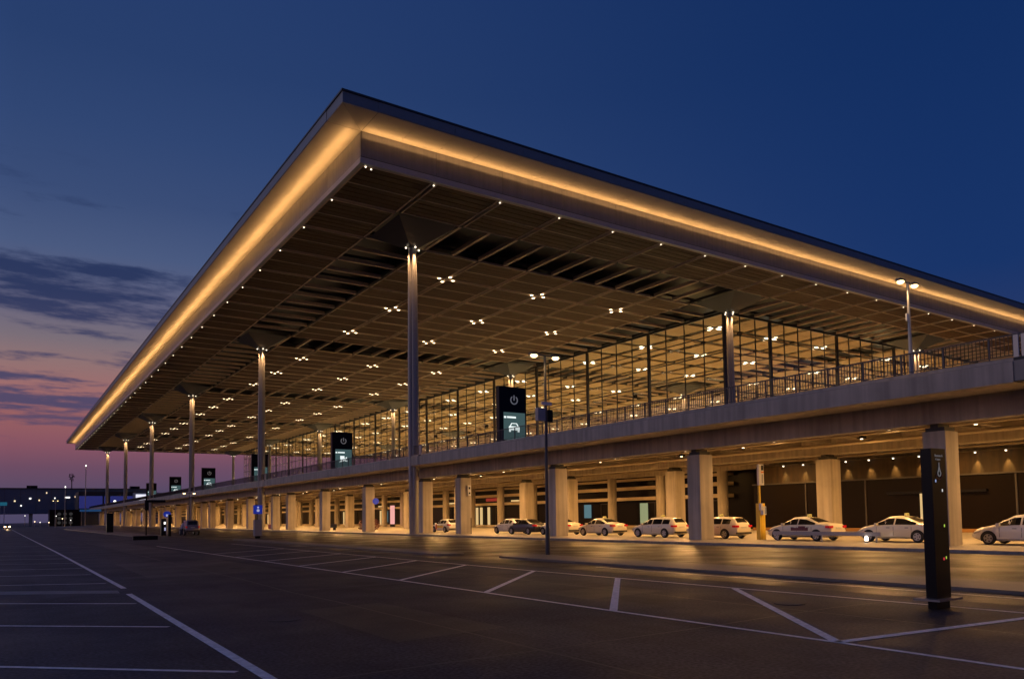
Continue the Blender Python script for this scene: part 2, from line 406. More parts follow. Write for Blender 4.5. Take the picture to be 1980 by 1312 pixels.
# ------------------------------------------------------------------ terminal building
TB = thing('terminal_building', 'airport terminal with huge flat lit roof on tall columns and glass hall', 'building', (X0, Y0, 0))
XE, YE = gx(NI), gy(NJ)
OX, OY = 3.1, 3.75
ZB, ZT = 35.72, 36.72
b = MB(); b.box(X0-OX, XE+OX, Y0-OY, YE+OY, ZB+.04, ZT-.06)
roof = b.build('roof', m_edge, TB)
b = MB()                                          # drip edge along the top
b.box(X0-OX-.10, XE+OX+.1, Y0-OY-.10, Y0-OY+.5, ZT-.06, ZT+.10); b.box(X0-OX-.10, X0-OX+.5, Y0-OY+.5, YE+OY+.1, ZT-.06, ZT+.10)
b.build('roof_flashing', m_mull, roof)
fp = MB().box(.015, CX-.015, -.04, 0, ZB+.04, ZT-.09).mesh('fascia_panel', m_edge)
fpy = MB().box(-.04, 0, .015, CY-.015, ZB+.04, ZT-.09).mesh('fascia_panel', m_edge)
cp = MB().box(.02, CX-.02, -.06, 0, 33.47, ZB-.02).mesh('cladding_panel', m_alu)
cpy = MB().box(-.06, 0, .02, CY-.02, 33.47, ZB-.02).mesh('cladding_panel', m_alu)
sp = MB().box(.012, CX/2-.012, .0, OY-.06, ZB, ZB+.03).mesh('soffit_panel', m_soff)
spy = MB().box(0, OX-.06, .012, CY/2-.012, ZB, ZB+.03).mesh('soffit_panel', m_soff)
for i in range(NI):
    inst(fp, 'fascia_panel', roof, (gx(i), Y0-OY, 0)); inst(cp, 'cladding_panel', roof, (gx(i), Y0, 0))
    inst(sp, 'soffit_panel', roof, (gx(i), Y0-OY+.02, 0)); inst(sp, 'soffit_panel', roof, (gx(i)+CX/2, Y0-OY+.02, 0))
for j in range(NJ):
    inst(fpy, 'fascia_panel', roof, (X0-OX, gy(j), 0)); inst(cpy, 'cladding_panel', roof, (X0, gy(j), 0))
    inst(spy, 'soffit_panel', roof, (X0-OX+.02, gy(j), 0)); inst(spy, 'soffit_panel', roof, (X0-OX+.02, gy(j)+CY/2, 0))
# corner sheets
MB().prism([(X0-OX+.02, Y0-OY+.02), (X0-.05, Y0-OY+.02), (X0-.05, Y0-.05)], 2, ZB, ZB+.03).build('soffit_panel', m_soff, roof)
MB().prism([(X0-OX+.02, Y0-OY+.06), (X0-.09, Y0-.05), (X0-OX+.02, Y0-.05)], 2, ZB, ZB+.03).build('soffit_panel', m_soff, roof)
# body between soffit and ceiling, lip at its foot
b = MB()
b.box(X0, XE, Y0, Y0+.25, 33.1, ZB+.02); b.box(X0, X0+.25, Y0+.25, YE, 33.1, ZB+.02); b.box(X0+.25, XE, YE-.25, YE, 33.1, ZB+.02); b.box(XE-.25, XE, Y0+.25, YE-.25, 33.1, ZB+.02)
b.build('edge_wall', m_steel, roof)
b = MB()
b.box(X0-.16, XE+.16, Y0-.16, Y0+.32, ZC-.02, 33.36); b.box(X0-.16, X0+.32, Y0+.32, YE+.16, ZC-.02, 33.36); b.box(X0+.32, XE, YE-.3, YE+.16, ZC-.02, 33.36)
b.build('edge_lip', mat('lip_sheet', (.42, .42, .46), .45, metal=.2, noise=.06), roof)
b = MB()
b.box(X0-.10, XE+.1, Y0-.10, Y0, 33.36, 33.46); b.box(X0-.10, X0, Y0, YE+.1, 33.36, 33.46)
b.build('shadow_strip', m_mull, roof)  # solid dark strip above the lip, a recess's shade put into its colour
# cove light along the top of the edge wall
for i in range(NI):
    lamp('cove_light', 'AREA', (gx(i)+CX/2, Y0-.44, 35.02), roof, 54, (1, .50, .16), (0, -.05, 1), (1, 0, 0), shape='RECTANGLE', size=CX, size_y=.12)
for j in range(NJ):
    lamp('cove_light', 'AREA', (X0-.85, gy(j)+CY/2, 34.9), roof, 72, (1, .50, .16), (-.1, 0, 1), (0, 1, 0), shape='RECTANGLE', size=CY, size_y=.12)

# ceiling : slatted walnut panels in a steel grid
def slat_panel(m, nsl, g=.30):
    q = MB()
    x0, x1, y0, y1 = g, CX-g, g, CY-g
    h = (y1-y0)/nsl
    for k in range(nsl):
        a = y0+k*h+.05
        if k == nsl//2: a += .1
        q.box(x0, x1, a, y0+(k+1)*h-.05, ZC+.02, ZC+.13)
    q.box(x0, x1, y0, y1, ZC+.15, ZC+.22)
    return q
def rim():
    q = MB(); g = .20; w = .15
    for (a, c, d, e) in ((g, CX-g, g, g+w), (g, CX-g, CY-g-w, CY-g), (g, g+w, g+w, CY-g-w), (CX-g-w, CX-g, g+w, CY-g-w)):
        q.box(a, c, d, e, ZC-.05, ZC+.2)
    ym = CY/2; q.box(g+w, CX-g-w, ym-.07, ym+.07, ZC-.02, ZC+.1)
    return q
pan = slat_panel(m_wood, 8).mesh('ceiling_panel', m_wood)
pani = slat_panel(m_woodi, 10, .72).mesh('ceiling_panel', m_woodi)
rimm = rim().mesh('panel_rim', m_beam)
b = MB(); b.box(X0+.3, XE-.3, Y0+.3, YE-.3, 35.0, 35.2)
ceil = b.build('ceiling', m_steel, TB)
FI, FJ0 = 9, 2                                   # the glass hall begins at cell 9 across, 2 along
op = lambda i, j: (i % 7 == 1 and j >= 1) or (j % 7 == 1 and i >= 1)
cells = []
for i in range(NI):
    for j in range(NJ):
        hall = i >= FI and j >= FJ0 and j < NJ-2
        if i == 0 or j == 0 or not op(i, j):
            d = math.hypot(gx(i)+3, gy(j)+4)
            vis = d*(1.0 if not hall else 1.6)
            cells.append((vis, i, j, hall))
cells.sort()
far = MB(); fari = MB(); farr = MB()
def add_mesh(dst, me, off):
    n = len(dst.v); dst.v += [(v.co.x+off[0], v.co.y+off[1], v.co.z+off[2]) for v in me.vertices]
    dst.f += [tuple(n+k for k in p.vertices) for p in me.polygons]
coarse = slat_panel(m_wood, 5).mesh('tmp', m_wood); coarsei = slat_panel(m_wood, 5, .72).mesh('tmp', m_wood)
for n, (d, i, j, hall) in enumerate(cells):
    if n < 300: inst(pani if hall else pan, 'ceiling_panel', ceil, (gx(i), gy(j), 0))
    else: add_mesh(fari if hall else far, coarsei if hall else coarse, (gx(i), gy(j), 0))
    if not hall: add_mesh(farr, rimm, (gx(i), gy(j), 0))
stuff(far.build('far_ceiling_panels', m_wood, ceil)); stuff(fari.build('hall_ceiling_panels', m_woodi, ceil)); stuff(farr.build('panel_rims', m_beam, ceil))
# steel in the open bays over the column lines
beam_x = MB().box(.05, CX-.05, -.17, .17, ZC, ZC+.45).mesh('ceiling_beam', m_beam)
beam_y = MB().box(-.17, .17, .05, CY-.05, ZC, ZC+.45).mesh('ceiling_beam', m_beam)
nbm = 0; rest = MB()
ordered = sorted(((math.hypot(gx(i), gy(j)), i, j) for i in range(NI) for j in range(NJ) if (op(i, j) and i > 0 and j > 0)))
for d, i, j in ordered:
    if i % 7 == 1 and j % 7 == 1: continue
    if i % 7 == 1: todo = [(beam_x, (gx(i), gy(j), 0)), (beam_x, (gx(i), gy(j)+CY/2, 0))]
    else: todo = [(beam_y, (gx(i), gy(j), 0)), (beam_y, (gx(i)+CX/2, gy(j), 0))]
    for me, o in todo:
        nbm += 1
        if nbm <= 240: inst(me, 'ceiling_beam', ceil, o)
        else: add_mesh(rest, me, o)
stuff(rest.build('far_ceiling_beams', m_beam, ceil))
b = MB()                                         # joint channels
for i in range(NI+1): b.box(gx(i)-.05, gx(i)+.05, Y0+.4, YE-.4, ZC+.12, ZC+.5)
for j in range(NJ+1): b.box(X0+.4, XE-.4, gy(j)-.05, gy(j)+.05, ZC+.56, ZC+.9)
b.build('joint_channel', m_steel, ceil)
# downlight clusters on alternate joints
q = MB()
for dx, dy in ((-1.0, 0), (1.0, 0), (0, -1.1), (0, 1.1)):
    q.lathe(dx, dy, [(.22, -.08), (.22, -.03)], 8)
dl = q.mesh('downlight', m_lit)
q = MB()
for dx, dy in ((-1.2, 0), (1.2, 0), (0, -1.2), (0, 1.2), (-.6, .2), (.6, -.2)):
    q.lathe(dx, dy, [(.34, -.08), (.34, -.03)], 10)
dlh = q.mesh('downlight', glow_mat('hall_lens', (1, .85, .58), 4.5))
for i in range(1, NI):
    for j in range(1, NJ):
        if i % 7 in (3, 5, 0) and j % 7 in (3, 5, 0):
            hall = i >= FI and j >= FJ0+1
            if j < FJ0: continue
            inst(dlh if hall else dl, 'downlight', ceil, (gx(i), gy(j), ZC))
            if not hall and j > 24 and (i+j) % 2: continue
            if hall and (i > 21): continue
            lamp('hall_light' if hall else 'canopy_light', 'AREA', (gx(i), gy(j), ZC-.25), ceil, 2800 if hall else 520, (1, .80, .45) if hall else (1, .66, .34),
                 (0, 0.001, -1), shape='DISK', size=1.6, spread=math.radians(120 if hall else 78))
# little lamps at the foot of the edge
el = MB().lathe(0, 0, [(.03, .05), (.07, .04), (.08, -.01), (.04, -.06)], 8).mesh('edge_lamp', m_lit2, smooth=True)
for i in range(1, NI): inst(el, 'edge_lamp', roof, (gx(i), Y0+.5, ZC-.1))
for j in range(0, NJ): inst(el, 'edge_lamp', roof, (X0+.5, gy(j)+.3, ZC-.1))
inst(el, 'edge_lamp', roof, (X0+1.1, Y0+.5, ZC-.1))

# columns : four bundled lobes, slightly swollen, inverted-pyramid head
ZH = 31.15
def col_mesh():
    prof = [(.52, .13), (.54, 2), (.585, 8), (.60, 14), (.585, 20), (.54, 26), (.49, 30), (.46, ZH)]
    return MB().lathe(0, 0, prof, 40, lambda t: .68+.32*abs(math.cos(2*t))**.6).mesh('column', m_col, smooth=True)
colm = col_mesh()
def head():
    q = MB(); a, c = CX/2-.3, CY/2-.3
    q.v += [(-.5, -.5, ZH-.05), (.5, -.5, ZH-.05), (.5, .5, ZH-.05), (-.5, .5, ZH-.05), (-a, -c, ZC+.05), (a, -c, ZC+.05), (a, c, ZC+.05), (-a, c, ZC+.05)]
    q.f += [(0, 1, 2, 3), (4, 5, 6, 7), (0, 1, 5, 4), (1, 2, 6, 5), (2, 3, 7, 6), (3, 0, 4, 7)]
    return q.mesh('column_head', mat('head_steel', (.075, .07, .075), .4, metal=.4))
headm = head()
spotm = MB().lathe(0, 0, [(.04, .11), (.09, .07), (.10, 0), (.07, -.06)], 8).mesh('column_lamp', m_lit2, smooth=True)
cols = []
for ci in (1.5, 8.5, 15.5, 22.5):
    for cj in range(6):
        jj = 1.5+7*cj; x, y = gx(ci), gy(jj)
        if ci > 20 and cj > 0: continue
        c = inst(colm, 'column', TB, (x, y, 0)); cols.append(c)
        inst(headm, 'column_head', c, (x, y, 0))
        for dx, dy in ((-1, 0), (1, 0), (0, -1), (0, 1)):
            inst(spotm, 'column_lamp', c, (x+dx*.76, y+dy*.76, ZH-.12))
        vis = ci < 2 or cj < 4
        if vis:
            for dx, dy in ((-1, 0), (0, -1), (1, 0)):
                o = lamp('column_spot', 'SPOT', (x+dx*.76, y+dy*.76, ZH-.22), c, 5200, (1, .52, .21), (-dx*.03, -dy*.03, -1), spot_size=math.radians(46), spot_blend=1.0, shadow_soft_size=.1)

# glass hall
GX, GY = gx(FI)+.1, gy(FJ0)+.1
GXE, GYE = gx(22)-.3, gy(NJ-2)-.1
b = MB()
b.box(GX-.12, GX+.12, GY, GYE, ZC-.35, ZC+.02); b.box(GX+.12, GXE, GY-.12, GY+.12, ZC-.35, ZC+.02)
b.box(GX-.12, GX+.12, GY, GYE, ZD, ZD+.3); b.box(GX+.12, GXE, GY-.12, GY+.12, ZD, ZD+.3)
b.box(GX, GXE, GYE-.12, GYE+.12, ZC-.35, ZC+.02)
facade = b.build('facade', m_mull, TB)
def mull(w, d): return MB().box(-w/2, w/2, -d/2, d/2, ZD+.3, ZC-.35).mesh('mullion', m_mull)
mt, mk = mull(.14, .14), mull(.42, .42)
nY = int((GYE-GY)/(CY/2))
for k in range(nY+1):
    y = GY+k*CY/2
    inst(mk if k % 4 == 0 else mt, 'mullion', facade, (GX, y, 0))
nX = int((GXE-GX)/(CX/2))
for k in range(1, nX+1):
    x = GX+k*CX/2
    inst(mk if k in (3, 8, 13, 18, 23) else mt, 'mullion', facade, (x, GY, 0))
for k in range(0, nX+1, 1): inst(mt, 'mullion', facade, (GX+k*CX/2, GYE, 0))
ZR = (ZC-.35-ZD-.3)/8
for k in range(1, 8):
    z = ZD+.3+k*ZR
    MB().box(GX-.06, GX+.06, GY, GYE, z-.08, z+.08).build('transom', m_mull, facade)
    MB().box(GX+.07, GXE, GY-.06, GY+.06, z-.08, z+.08).build('transom', m_mull, facade)
    MB().box(GX+.07, GXE, GYE-.06, GYE+.06, z-.08, z+.08).build('transom', m_mull, facade)
pY = MB(); pY.quad((0, .05, .05), (0, CY/2-.05, .05), (0, CY/2-.05, ZR-.05), (0, .05, ZR-.05)); pY = pY.mesh('glass_pane', m_glass)
pX = MB(); pX.quad((.05, 0, .05), (CX/2-.05, 0, .05), (CX/2-.05, 0, ZR-.05), (.05, 0, ZR-.05)); pX = pX.mesh('glass_pane', m_glass)
restp = MB(); cnt = 0
for k in range(nY):
    for r in range(8):
        o = (GX, GY+k*CY/2, ZD+.3+r*ZR)
        if k < 20 and r >= 2: inst(pY, 'glass_pane', facade, o); cnt += 1
        else: add_mesh(restp, pY, o)
for k in range(nX):
    for r in range(8):
        o = (GX+k*CX/2, GY, ZD+.3+r*ZR)
        if k < 18 and r >= 1: inst(pX, 'glass_pane', facade, o); cnt += 1
        else: add_mesh(restp, pX, o)
        add_mesh(restp, pX, (GX+k*CX/2, GYE, ZD+.3+r*ZR))
stuff(restp.build('far_glass_panes', m_glass, facade))
sl = MB().box(-.3, .3, -.25, .25, -.3, .3); sl.box(-.05, .05, -.6, -.25, -.05, .05)
slm = sl.mesh('hall_spotlight', m_black)
for k in range(0, 24, 3):
    inst(slm, 'hall_spotlight', facade, (GX+.5, GY+(k+2)*CY/2, 22.5 if k % 2 else 18.0))
# hall interior
b = MB(); b.box(GX+.2, GXE+10, GY+.2, GYE-.2, ZD-.2, ZD-.02); hall = b.build('hall_floor', m_floor, TB)
b = MB(); b.box(GXE, GXE+.4, GY+.2, GYE-.2, ZD, ZC); b.build('hall_back_wall', m_woodi, TB)
b = MB()
for y in (110, 150, 190, 230, 270, 310): b.box(112, 150, y, y+9, ZD, ZD+4.2)
b.build('check_in_hall_block', mat('walnut_wall', (.30, .16, .07), .5, noise=.15), TB)
b = MB(); b.box(160, GXE, GY+14, GYE-20, 18.5, 19.3); b.build('gallery', m_conc, TB)
b = MB(); b.box(104, 135, GY+3, GY+9, ZD, ZD+5.5); b.box(140, 172, GY+2, GY+8, ZD, ZD+5); b.build('lit_counter_wall', mat('counter_wall', (.62, .34, .16), .5, noise=.1), TB)
for x, y in ((110, 90), (125, 86), (145, 86), (160, 86)):
    lamp('counter_light', 'AREA', (x, y-4, ZD+8), hall, 700, (1, .66, .33), (0, .25, -1), shape='RECTANGLE', size=8, size_y=1)

# ------------------------------------------------------------------ elevated road in front of the terminal
VD = thing('elevated_road', 'long concrete elevated drop-off road on square piers in front of the terminal', 'viaduct', (35.5, 0, 0))
YA, YB = -30, 470
b = MB(); b.box(35.56, GX, YA, YB, 7.42, ZD-.05); b.box(GX, XE, GY-40, YE, 7.42, ZD-.25)
b.box(GX, XE, YA, GY-40, 7.42, ZD-.05)
deck = b.build('deck', m_deck, VD)
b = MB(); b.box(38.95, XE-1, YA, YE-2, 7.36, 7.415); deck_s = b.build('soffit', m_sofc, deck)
joints = [-43, 14.9, 73.0, 131.2, 189.4, 247.6, 305.8, 364, 422, 480]
for a, c in zip(joints, joints[1:]):
    q = MB(); q.prism([(35.5, 7.36), (38.3, 7.36), (38.3, 7.41), (35.9, 7.41), (35.9, 8.46), (35.62, 8.46), (35.62, 8.27), (35.5, 8.25)], 1, a+.25, c-.25)
    q.build('edge_beam', m_conc, deck)
    q = MB(); q.box(38.06, 38.9, a+.06, c-.06, 6.22, 7.41); q.build('girder', m_conc, deck)
    q = MB(); q.box(51.4, 52.6, a+.06, c-.06, 6.22, 7.41); q.build('girder', m_conc, deck)
    q = MB(); q.box(61.9, 63.1, a+.06, c-.06, 6.3, 7.41); q.build('girder', m_conc, deck)
    MB().box(35.58, 35.9, c-.24, c+.24, 7.38, 8.44).build('joint_cover', m_concd, deck)
pys = []
base = 19.6
for s in range(-1, 8):
    for k in range(4): pys.append(base+58.2*s+16.5*k)
pys = [p for p in pys if -20 < p < 455]
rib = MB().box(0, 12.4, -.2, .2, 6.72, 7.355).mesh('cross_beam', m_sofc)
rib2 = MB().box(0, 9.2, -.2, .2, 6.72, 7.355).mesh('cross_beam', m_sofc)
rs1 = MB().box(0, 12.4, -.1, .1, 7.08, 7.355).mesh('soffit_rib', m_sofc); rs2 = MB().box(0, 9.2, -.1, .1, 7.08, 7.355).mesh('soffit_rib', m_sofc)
for xx, zz, r_ in ((43.2, 6.62, .09), (47.9, 6.58, .13), (55.3, 6.6, .10), (59.6, 6.6, .08)):
    MB().rod((xx, YA+1, zz), (xx, 440, zz), r_, 8).build('service_pipe', m_band0, deck)
y = -20
while y < 330:
    inst(rib, 'cross_beam', deck, (38.95, y, 0)); inst(rib2, 'cross_beam', deck, (52.65, y, 0))
    for k in (1, 2):
        if y < 150: inst(rs1, 'soffit_rib', deck, (38.95, y+2.75*k, 0)); inst(rs2, 'soffit_rib', deck, (52.65, y+2.75*k, 0))
    y += 8.25
pm = MB(); pm.box(-.62, .62, -.58, .58, .13, 5.86); pierm = pm.mesh('pier', m_conc)
pm = MB(); pm.box(-.62, .62, -.65, .65, .13, 5.86); pierb = pm.mesh('pier', m_conc)
bem = MB(); bem.box(-.5, .5, -.48, .48, 5.86, 6.06); bem.box(-.56, .56, -.2, .2, 6.06, 6.22); bem = bem.mesh('bearing', m_concd)
for p in pys:
    o = inst(pierm, 'pier', VD, (38.92, p+.58, 0)); inst(bem, 'bearing', o, (38.92, p+.58, 0))
    o = inst(pierb, 'pier', VD, (52.0, p-.4, 0)); inst(bem, 'bearing', o, (52.0, p-.4, 0))
rc = MB().lathe(0, 0, [(.56, .13), (.56, 6.3)], 16).mesh('round_column', m_conc, smooth=True)
for p in [28, 38.1, 47, 55.7, 65.1, 73.8, 82.5, 91.3, 100.2, 109, 118, 126.7, 135.4, 144.1]+[153+8.9*k for k in range(22)]:
    inst(rc, 'round_column', VD, (62.5, p, 0))
# parapet railing
RX = 35.78
MB().box(RX-.03, RX+.03, YA, YB, 9.44, 9.50).build('handrail', m_rail, VD)
MB().box(RX-.02, RX+.02, YA, YB, 8.56, 8.60).build('bottom_rail', m_rail, VD)
post = MB().box(-.035, .035, -.03, .03, 8.45, 9.44).mesh('rail_post', m_rail)
y = 6.0; k = 0
while y < 260: inst(post, 'rail_post', VD, (RX, y, 0)); y += 2.04
wpost = MB().box(-.05, .05, -.10, .10, 8.46, 9.43).mesh('joint_post', m_polel)
for yj in joints[1:6]:
    inst(wpost, 'joint_post', VD, (RX-.06, yj+.16, 0)); inst(wpost, 'joint_post', VD, (RX-.06, yj-.16, 0))
b = MB(); y = 0.1
while y < YB-1: b.box(RX-.012, RX+.012, y-.015, y+.015, 8.6, 9.44); y += .17
stuff(b.build('balusters', m_rail, VD))
# lamps under the road : fixture between the girders, lens and light
fx = MB().box(-.22, .22, -.22, .22, -.02, .14); fx.box(-.04, .04, -.04, .04, .14, .7); fxm = fx.mesh('soffit_lamp', m_black)
ln = MB().lathe(0, 0, [(.09, -.06), (.09, -.025)], 10).mesh('lamp_lens', m_lit)
y = -12.0; k = 0
while y < 420:
    st = 8.25 if y < 200 else 16.5
    for x in (45.2, 55.9):
        o = inst(fxm, 'soffit_lamp', deck, (x+(1.2 if k % 2 else -.8), y, 6.68))
        lo = W[o]; l_ = inst(ln, 'lamp_lens', deck, lo)
        lamp('soffit_light', 'AREA', (lo[0], lo[1], 6.58), deck, 560*(st/8.25), (1, .49, .14), (0, .001, -1), shape='DISK', size=.4)
    if y < 160:
        o = inst(fxm, 'soffit_lamp', deck, (42.6, y+4.1, 6.68)); lo = W[o]; inst(ln, 'lamp_lens', deck, lo)
        lamp('kerbside_light', 'AREA', (lo[0], lo[1], 6.58), deck, 300, (1, .55, .20), (0, .001, -1), shape='DISK', size=.4)
    y += st; k += 1

# ground floor frontage behind the piers
GW = thing('arrivals_frontage', 'ground floor shopfront with bright horizontal bands and dark glass doors under the road', 'shopfront', (64.4, 40, 0))
b = MB(); b.box(65.2, 65.6, -40, 470, .13, 7.4); wall = b.build('back_wall', m_dglass, GW)
m_band = mat('pale_band', (.66, .55, .38), .5, noise=.12, nscale=.5)
for z0, z1 in ((3.55, 3.95), (4.85, 5.25), (5.95, 6.25)):
    for a in range(11):
        MB().box(64.3, 65.19, 56.5+38*a+.03, 56.5+38*(a+1)-.03, z0, z1).build('band', m_band, wall)
MB().box(64.2, 65.18, 56.5, 470, .13, .42).build('plinth', m_band, wall)
m_warmwin = glow_mat('lit_doorway', (1, .66, .28), .75)
m_bluewin = glow_mat('lit_poster', (.30, .55, .62), .32)
m_greenwin = glow_mat('lit_green_poster', (.62, .66, .34), .45)
dm = MB().box(-.03, 0, -1.4, 1.4, .42, 3.2); dm = dm.mesh('door', m_dglass)
frm = MB()
for y in (-1.45, -.03, 1.4): frm.box(-.09, -.03, y, y+.06, .42, 3.3)
frm.box(-.09, -.03, -1.39, 1.39, 3.2, 3.3); frm = frm.mesh('door_frame', m_steel)
y = 60
while y < 420:
    d_ = inst(dm, 'door', wall, (65.18, y, 0)); inst(frm, 'door_frame', wall, (65.18, y, 0)); y += 8.9
def panel(name, y, w, z0, z1, m, x=65.08): return MB().box(x-.05, x, y-w/2, y+w/2, z0, z1).build(name, m, wall)
panel('poster', 82.0, 1.5, 1.4, 3.2, m_bluewin); panel('poster', 73.0-2.2, 1.4, .5, 3.2, m_greenwin); panel('poster', 101.5-4.2, 1.4, 1.3, 3.2, m_bluewin)
panel('poster', 149, 1.5, .9, 3.2, m_bluewin)
for y in (108, 110.4, 111.8, 113.0, 150, 152, 171, 173.3, 196, 205, 232, 236, 262): panel('lit_doorway', y, .75, .42, 3.3, m_warmwin)
for y in (100, 119, 121.5, 152, 158, 171, 186): panel('lit_strip', y, 2.4, 4.05, 4.3, m_warmwin)
panel('sign_board', 107, 3.6, 4.25, 4.75, mat('red_fascia_sign', (.35, .03, .04), .5, emit=(.5, .05, .05), es=.25))
b = MB()
# dark shop box on the right with a curtain lit from above
SB = thing('corner_shop', 'dark glazed corner shop with a brown valance lit by downlights', 'shop', (60.5, 30, 0))
b = MB(); b.box(60.6, 64.0, -10, 50.0, .13, 4.55); shop = b.build('shop_glass', m_dglass, SB)
MB().box(60.9, 64.0, -10, 49.9, 4.6, 6.3).build('valance', mat('brown_valance', (.045, .026, .010), .7, noise=.35, nscale=1.2, streak=.5), SB)
MB().box(60.3, 60.59, -10, 50.0, .13, .40).build('plinth', mat('orange_plinth', (.30, .15, .04), .6), SB)
MB().box(60.45, 60.89, -10, 50.1, 4.5, 4.62).build('cornice', m_steel, SB)
for y in [20+2.2*k for k in range(14)]:
    if y > 48: break
    MB().box(60.52, 60.64, y-.05, y+.05, 6.14, 6.24).build('valance_lamp', m_lit2, SB)
    lamp('valance_light', 'SPOT', (60.58, y, 6.12), SB, 520, (1, .58, .17), (.16, 0, -1), spot_size=math.radians(46), spot_blend=.8, shadow_soft_size=.05)
for y in (31.2, 33.0): MB().box(60.5, 60.58, y-.22, y+.22, .6, 3.2).build('lit_entrance', m_warmwin, SB)
MB().box(60.35, 60.58, 28, 36, 3.2, 3.4).build('shop_sign', m_black, SB)
for yy in (-10, 0, 10, 20, 26, 38, 44): MB().box(60.52, 60.595, yy-.06, yy+.06, .41, 4.49).build('mullion', m_steel, SB)
wl = thing('glowing_wall_lamp', 'upright white glowing wall lamp by the dark shop at far right', 'lamp', (59.8, 24.4, 0))
MB().box(59.7, 59.9, 24.2, 24.6, .13, 1.7).build('lamp_post', m_polel, wl); MB().box(59.66, 59.94, 24.15, 24.65, 1.7, 3.1).build('lamp_tube', glow_mat('tube', (1, .82, .55), 5), wl)

# ------------------------------------------------------------------ information towers on the elevated road
def arc(q, cx, cz, r, a0, a1, w, y0, y1, n=14):
    for k in range(n):
        t0 = a0+(a1-a0)*k/n; t1 = a0+(a1-a0)*(k+1)/n
        P = [(cx+rr_*math.cos(t), cz+rr_*math.sin(t)) for rr_, t in ((r-w, t0), (r+w, t0), (r+w, t1), (r-w, t1))]
        q.prism(P, 1, y0, y1)
def power_mark(q, cx, cz, r, w, y0, y1):
    arc(q, cx, cz, r, PI/2+.62, PI/2+2*PI-.62, w, y0, y1)
    q.box(cx-w, cx+w, y0, y1, cz-.1*r, cz+1.25*r)
def car_mark(q, cx, cz, s, y0, y1):
    q.prism([(cx-.62*s, cz+.05*s), (cx-.38*s, cz+.42*s), (cx+.38*s, cz+.42*s), (cx+.62*s, cz+.05*s), (cx+.48*s, cz+.05*s), (cx+.31*s, cz+.33*s), (cx-.31*s, cz+.33*s), (cx-.48*s, cz+.05*s)], 1, y0, y1)
    q.prism([(cx-.68*s, cz+.05*s), (cx+.68*s, cz+.05*s), (cx+.74*s, cz-.1*s), (cx+.74*s, cz-.42*s), (cx-.74*s, cz-.42*s), (cx-.74*s, cz-.1*s)], 1, y0, y1)
    for sg in (-1, 1): q.box(cx+sg*.58*s-.13*s, cx+sg*.58*s+.13*s, y0, y1, cz-.62*s, cz-.43*s)
def plane_mark(q, cx, cz, s, y0, y1):
    q.prism([(cx-.1*s, cz-.6*s), (cx+.1*s, cz-.6*s), (cx+.13*s, cz+.5*s), (cx, cz+.72*s), (cx-.13*s, cz+.5*s)], 1, y0, y1)
    q.prism([(cx-.8*s, cz-.12*s), (cx-.12*s, cz-.0*s), (cx-.12*s, cz+.3*s)], 1, y0, y1); q.prism([(cx+.8*s, cz-.12*s), (cx+.12*s, cz+.3*s), (cx+.12*s, cz-.0*s)], 1, y0, y1)
def bus_mark(q, cx, cz, s, y0, y1):
    q.box(cx-.55*s, cx+.2*s, y0, y1, cz-.1*s, cz+.5*s); q.prism([(cx-.75*s, cz-.62*s), (cx+.1*s, cz-.40*s), (cx+.55*s, cz-.1*s), (cx+.2*s, cz+.2*s), (cx-.3*s, cz-.12*s)], 1, y0, y1)
    q.box(cx+.3*s, cx+.75*s, y0, y1, cz-.45*s, cz-.25*s); q.box(cx+.45*s, cx+.65*s, y0, y1, cz, cz+.3*s)
TW = [(58.8, 'black information tower nearest the camera, its screen showing a white car seen from the front', car_mark),
      (102.0, 'black information tower with a white bus-like sketch, between the two tall columns', bus_mark),
      (143.5, 'black information tower half hidden behind the tall column with the blue sign at its foot', plane_mark),
      (186.0, 'black information tower against pink sky, right of the column above the off-roader', car_mark),
      (227.0, 'black information tower against purple sky, left of the column above the off-roader', car_mark),
      (268.0, 'farthest small black information tower, next to the column behind the traffic lights', bus_mark)]
for ty, lab, mark in TW:
    t = thing('information_tower', lab, 'sign', (38.1, ty, ZD-.05), group='information towers on the elevated road')
    zb = ZD-.05
    MB().box(36.65, 39.55, ty, ty+.55, zb, 13.7).build('tower_body', m_black, t)
    sc = MB().box(37.1, 39.42, ty-.04, ty-.003, zb+.5, 11.35).build('screen', m_screen, t)
    q = MB(); mark(q, 38.2, 10.05, .78, ty-.07, ty-.042); q.box(37.45, 38.4, ty-.07, ty-.042, 10.82, 10.98); q.box(37.12, 37.35, ty-.07, ty-.042, 10.8, 10.98)
    q.build('pictogram', m_pict, sc)
    q = MB(); power_mark(q, 38.25, 12.5, .36, .05, ty-.04, ty-.003); q.build('emblem', m_symb, t)

# ------------------------------------------------------------------ dark stele on the parking ground
t = thing('information_stele', 'tall black information stele with a grey ring ledge near its foot, right foreground', 'sign', (15.45, 8.25, 0))
sx0, sx1, sy0, sy1 = 15.15, 15.69, 8.05, 8.27
MB().box(sx0+.02, sx1-.02, sy0+.02, sy1-.02, 0, .17).build('foot', m_black, t)
MB().box(sx0-.18, sx1+.18, sy0-.14, sy1+.18, .17, .21).build('ledge', mat('ledge_steel', (.25, .25, .27), .35, metal=.6), t)
body = MB().box(sx0, sx1, sy0, sy1, .21, 3.2).build('stele_body', m_black, t)
q = MB(); cxs = (sx0+sx1)/2
arc(q, cxs+.0, 2.70, .055, PI/2+.35, PI/2+2*PI-.35, .011, sy0-.012, sy0-.002)
q.prism([(cxs-.052, 2.73), (cxs-.008, 2.84), (cxs-.008, 2.92), (cxs+.008, 2.92), (cxs+.008, 2.84), (cxs+.052, 2.73), (cxs+.03, 2.735), (cxs, 2.80), (cxs-.03, 2.735)], 1, sy0-.012, sy0-.002)
q.build('emblem', m_symb, body)
